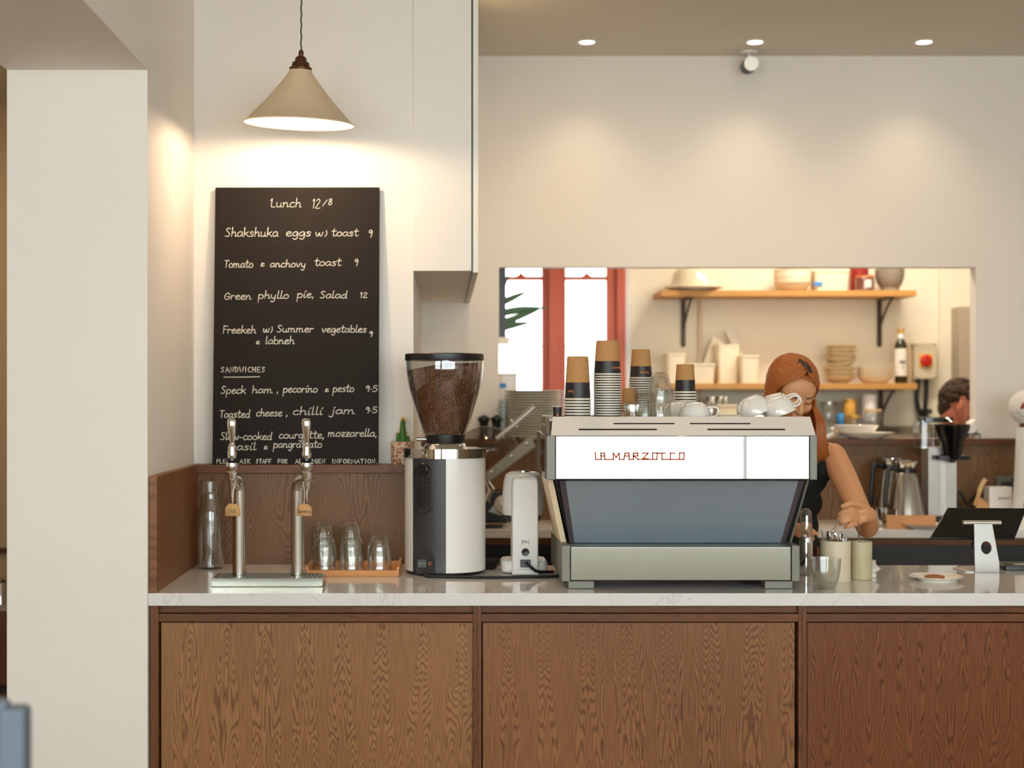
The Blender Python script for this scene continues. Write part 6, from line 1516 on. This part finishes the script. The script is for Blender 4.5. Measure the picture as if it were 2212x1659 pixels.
# hair: a scalp layer and long locks combed from the parting
def sph(th, el, k=1.0):
    th, el = math.radians(th), math.radians(el)
    return h(.080*k*math.sin(th)*math.cos(el), .012-.098*k*math.cos(th)*math.cos(el), .018+.098*k*math.sin(el))
rng = random.Random(11)
def lock(b, th0, el0, th1, el1, drop, r, k=1.06, side=1, fl=.0, pw=1.15):
    pts = []
    for i in range(9):
        t = i/8; e = t*t*(3-2*t); pts.append(sph(th0+(th1-th0)*e, el0+(el1-el0)*(t**pw), k+.05*math.sin(PI*t)))
    last = pts[-1]; out = (last-HC0); out.z = 0; out.normalize()
    m = max(1, int(drop/.03))
    for i in range(1, m+1):
        t = i/m; pts.append(last+Vector((0, 0, -drop*t))+out*(.010*math.sin(PI*t)-fl*t)+Vector((rng.uniform(-.002, .002), rng.uniform(-.003, .003), 0)))
    n = len(pts); b.tube(pts, [r*(.45+.55*min(1, i/4))*(1 if i < n-3 else (n-i)/4+.15) for i in range(n)], 8, sq=.6)
cap = B(); cap.ball(Mh @ Vector((0, .018, .026)), (.079, .094, .088), 28, 18, rot=Rh.to_3x3().to_quaternion())
# cut the scalp layer open over the face
keep = []
inv = Mh.inverted()
for f in cap.f:
    c = sum((cap.v[i] for i in f), Vector())/len(f); q = inv @ c
    if q.y < -.045 and q.z < .075 : continue
    if q.z < -.055: continue
    keep.append(f)
cap.f = keep
hr = ob('hair', cap, M_['hair'], barista, smooth=60)
b = B(); N1 = 78
for i in range(N1):
    s = i/(N1-1)
    lock(b, 15+rng.uniform(-2, 2), 60+28*min(1, s*1.1), -70-s*104, -6-rng.uniform(0, 10), .15+rng.uniform(0, .05), rng.uniform(.0075, .0095), 1.065+rng.uniform(0, .025), pw=1.9-.6*s)
for i in range(56):
    s = i/55
    lock(b, 17+s*24, 56+30*s, 64+s*116, -10-rng.uniform(0, 10), .12+rng.uniform(0, .05)+(.10 if s < .3 else 0), rng.uniform(.007, .009), 1.06+rng.uniform(0, .025))
for i in range(60):
    a = -20-i*5.6; lock(b, a, 87, a, -8-rng.uniform(0, 10), .10+rng.uniform(0, .05), rng.uniform(.0085, .0105), 1.055+rng.uniform(0, .02)) if abs((a+180) % 360-180) > 75 else lock(b, a, 87, (-95 if ((a+180) % 360-180) < 0 else 90), 20, .05, .009, 1.05)
# strands falling over the shoulder
for i in range(16):
    u0 = 1764+i*.9; b.tube(smooth_path([sph(70+i*1.6, 12, 1.08), sph(72+i*1.6, -25, 1.10), px3(u0, 905, 5.37), px3(u0+1+i*.4, 950, 5.36), px3(1766+i*2.0, 985+rng.uniform(0, 30), 5.385)], 5), [.0050]*14+[.0045, .004, .0035, .003, .0022, .0015, .001], 8, sq=.6)
ob('locks', b, M_['hair'], hr, smooth=60)
b = B()
for i in range(90):
    s = i/89; q = rng.uniform(.5, 1.7)
    pts = [sph(16, 52+36*s, 1.105), sph(15-16*q, 54+33*s, 1.128), sph(14-34*q, 48+34*s, 1.130)]
    b.tube(smooth_path(pts, 4), [.002, .004, .0045, .0045, .004, .003, .002, .0014, .0006], 6, sq=.35)
    pts = [sph(18, 52+36*s, 1.10), sph(18+14*q, 50+34*s, 1.12), sph(18+26*q, 42+34*s, 1.122)]
    b.tube(smooth_path(pts, 4), [.002, .004, .0045, .004, .0035, .003, .002, .0014, .0006], 6, sq=.35)
ob('dark_roots', b, M_['hairroot'], hr, smooth=60)
# spoon in the hand
tip = px3(1801, 1147, 4.80); base = px3(1817, 1114, 4.866)
rt = root('teaspoon', 'steel teaspoon held in the fingers of the auburn haired person', 'spoon', tip)
ob('handle', B().tube([px3(1823, 1100, 4.872), base, tip+(base-tip).normalized()*.010], [.0026, .0020, .0022], 10, sq=.5, up=(0, 1, 0)), M_['chrome'], rt)
q = (base-tip).to_track_quat('Z', 'Y').to_euler(); ob('bowl', B().ball(tip, (.0085, .0025, .016), 16, 10, q), M_['chrome'], rt)

# ---- second person in the kitchen, seen past the hatch edge
HC1 = Vector((X(2076, 7.75), 7.75, Z(872, 7.75)))
Rk2 = (Matrix.Rotation(math.radians(72), 3, 'Z') @ Matrix.Rotation(math.radians(22), 3, 'X')).to_4x4(); Mk = Matrix.Translation(HC1) @ Rk2
g = lambda x, y, z: Mk @ Vector((x, y, z))
def gball(b, c, r): b.ball(g(*c), r, 24, 14, rot=Rk2.to_3x3().to_quaternion())
cook = root('person', 'person with short dark brown hair seen from behind the ear in the kitchen', 'person', (HC1.x, 7.78, 0))
b = B()
gball(b, (0, .012, .020), (.074, .094, .090)); gball(b, (0, -.022, -.022), (.064, .072, .084)); gball(b, (0, -.040, -.072), (.044, .046, .038)); gball(b, (0, -.078, .036), (.052, .018, .030))
for s in (-1, 1):
    gball(b, (s*.036, -.066, -.034), (.024, .020, .026)); gball(b, (s*.031, -.084, .004), (.015, .009, .009)); gball(b, (s*.031, -.087, .020), (.022, .008, .0055))
    b.ball(g(s*.083, .004, -.014), (.010, .019, .030), 20, 12, rot=(Rk2.to_3x3() @ Euler((.15, 0, s*.35)).to_matrix()).to_quaternion())
    b.tube([g(s*(.090+.003*math.sin(t*.5)), .004+.014*math.cos(t*.7+.4), -.014+.024*math.sin(t*.7+.4)) for t in range(7)], .0035, 8)
b.limb([g(0, -.088, .010), g(0, -.102, -.014), g(0, -.110, -.030)], [.008, .010, .013], 12); gball(b, (0, -.090, -.058), (.021, .009, .006)); gball(b, (0, -.088, -.067), (.019, .009, .007))
c2 = Vector((HC1.x-.03, 7.80, 0)); b.limb([g(0, .03, -.06), c2+Vector((0, 0, 1.33))], [.056, .062], 18)
for z, rx, ry in ((1.30, .15, .09), (1.22, .17, .10), (1.12, .165, .105), (1.02, .155, .10), (.92, .16, .11), (.84, .165, .11)): b.ball(c2+Vector((0, 0, z)), (ry, rx, .08), 24, 14)
for s in (-1, 1):
    a0 = c2+Vector((0, s*.17, 1.30)); a1 = c2+Vector((.03, s*.22, 1.04)); a2 = c2+Vector((.26, s*.14, 1.00)); b.limb([a0, a1], [.052, .042]); b.limb([a1, a2], [.040, .027])
    b.limb([a2, a2+Vector((.05, -s*.01, -.005))], [.028, .030])
    for j in range(4): b.limb([a2+Vector((.07, s*(-.030+.018*j), 0)), a2+Vector((.10, s*(-.032+.018*j), -.008)), a2+Vector((.115+.006*(j in (1, 2)), s*(-.032+.018*j), -.028))], [.0105, .0092, .008], 10)
    b.limb([a2+Vector((.03, -s*.02, .005)), a2+Vector((.065, -s*.05, 0)), a2+Vector((.09, -s*.055, -.015))], [.014, .011, .009], 10)
    l0 = c2+Vector((0, s*.09, .84)); l1 = c2+Vector((0, s*.10, .46)); l2 = c2+Vector((-.02, s*.10, .09)); b.limb([l0, l1, l2], [.09, .058, .038]); b.limb([l2+Vector((0, 0, -.05)), l2+Vector((.13, 0, -.058))], [.038, .030])
body('body', b, M_['skin2'], cook, .0055, 4)
b = B()
for z, rx, ry in ((1.31, .15, .095), (1.22, .178, .112), (1.12, .175, .115), (1.02, .165, .11), (.92, .17, .12), (.84, .172, .12)): b.ball(c2+Vector((0, 0, z)), (ry, rx, .082), 24, 14)
for s in (-1, 1):
    a0 = c2+Vector((0, s*.17, 1.30)); a1 = c2+Vector((.03, s*.22, 1.04)); b.limb([a0, a0.lerp(a1, .65)], [.062, .056])
body('shirt', b, M_['navy'], cook, .009, 4)
b = B()
for s in (-1, 1):
    l0 = c2+Vector((0, s*.09, .84)); l1 = c2+Vector((0, s*.10, .46)); l2 = c2+Vector((-.02, s*.10, .12)); b.limb([l0, l1, l2], [.10, .070, .056])
body('trousers', b, M_['black'], cook, .010, 4)
b = B()
for i in range(330):
    th = rng.uniform(-180, 180); el = math.degrees(math.asin(rng.uniform(-.85, 1)))
    if abs(th) < 62 and el < 38: continue
    if 62 <= abs(th) < 112 and el < -2: continue
    if 62 <= abs(th) < 85 and el < 12: continue
    if abs(th) < 135 and el < -18: continue
    t0, e0 = math.radians(th), math.radians(el)
    c = g(.080*math.sin(t0)*math.cos(e0), .014-.100*math.cos(t0)*math.cos(e0), .024+.098*math.sin(e0)); c2_ = g(.080*math.sin(t0)*math.cos(e0)*1.03, .004-.104*math.cos(t0)*math.cos(e0), .018+.104*math.sin(e0))
    b.limb([c, c2_+Vector((rng.uniform(-.006, .006), 0, rng.uniform(-.008, .004)))], [.016, .010], 9)
gball(b, (0, .038, .034), (.074, .086, .088)); gball(b, (0, .060, -.030), (.058, .050, .070))
body('hair', b, M_['hairdark'], cook, .004, 2)
# thin steel skewer-like rod standing by the white cloth
o = ob('thin_rod', B().tube([at(2085, 866, 7.02), at(2086, 925, 7.02)], .0018, 8), M_['steelg'], None); tag(o, 'thin upright steel rod beside the white cloth bundle', 'rod')
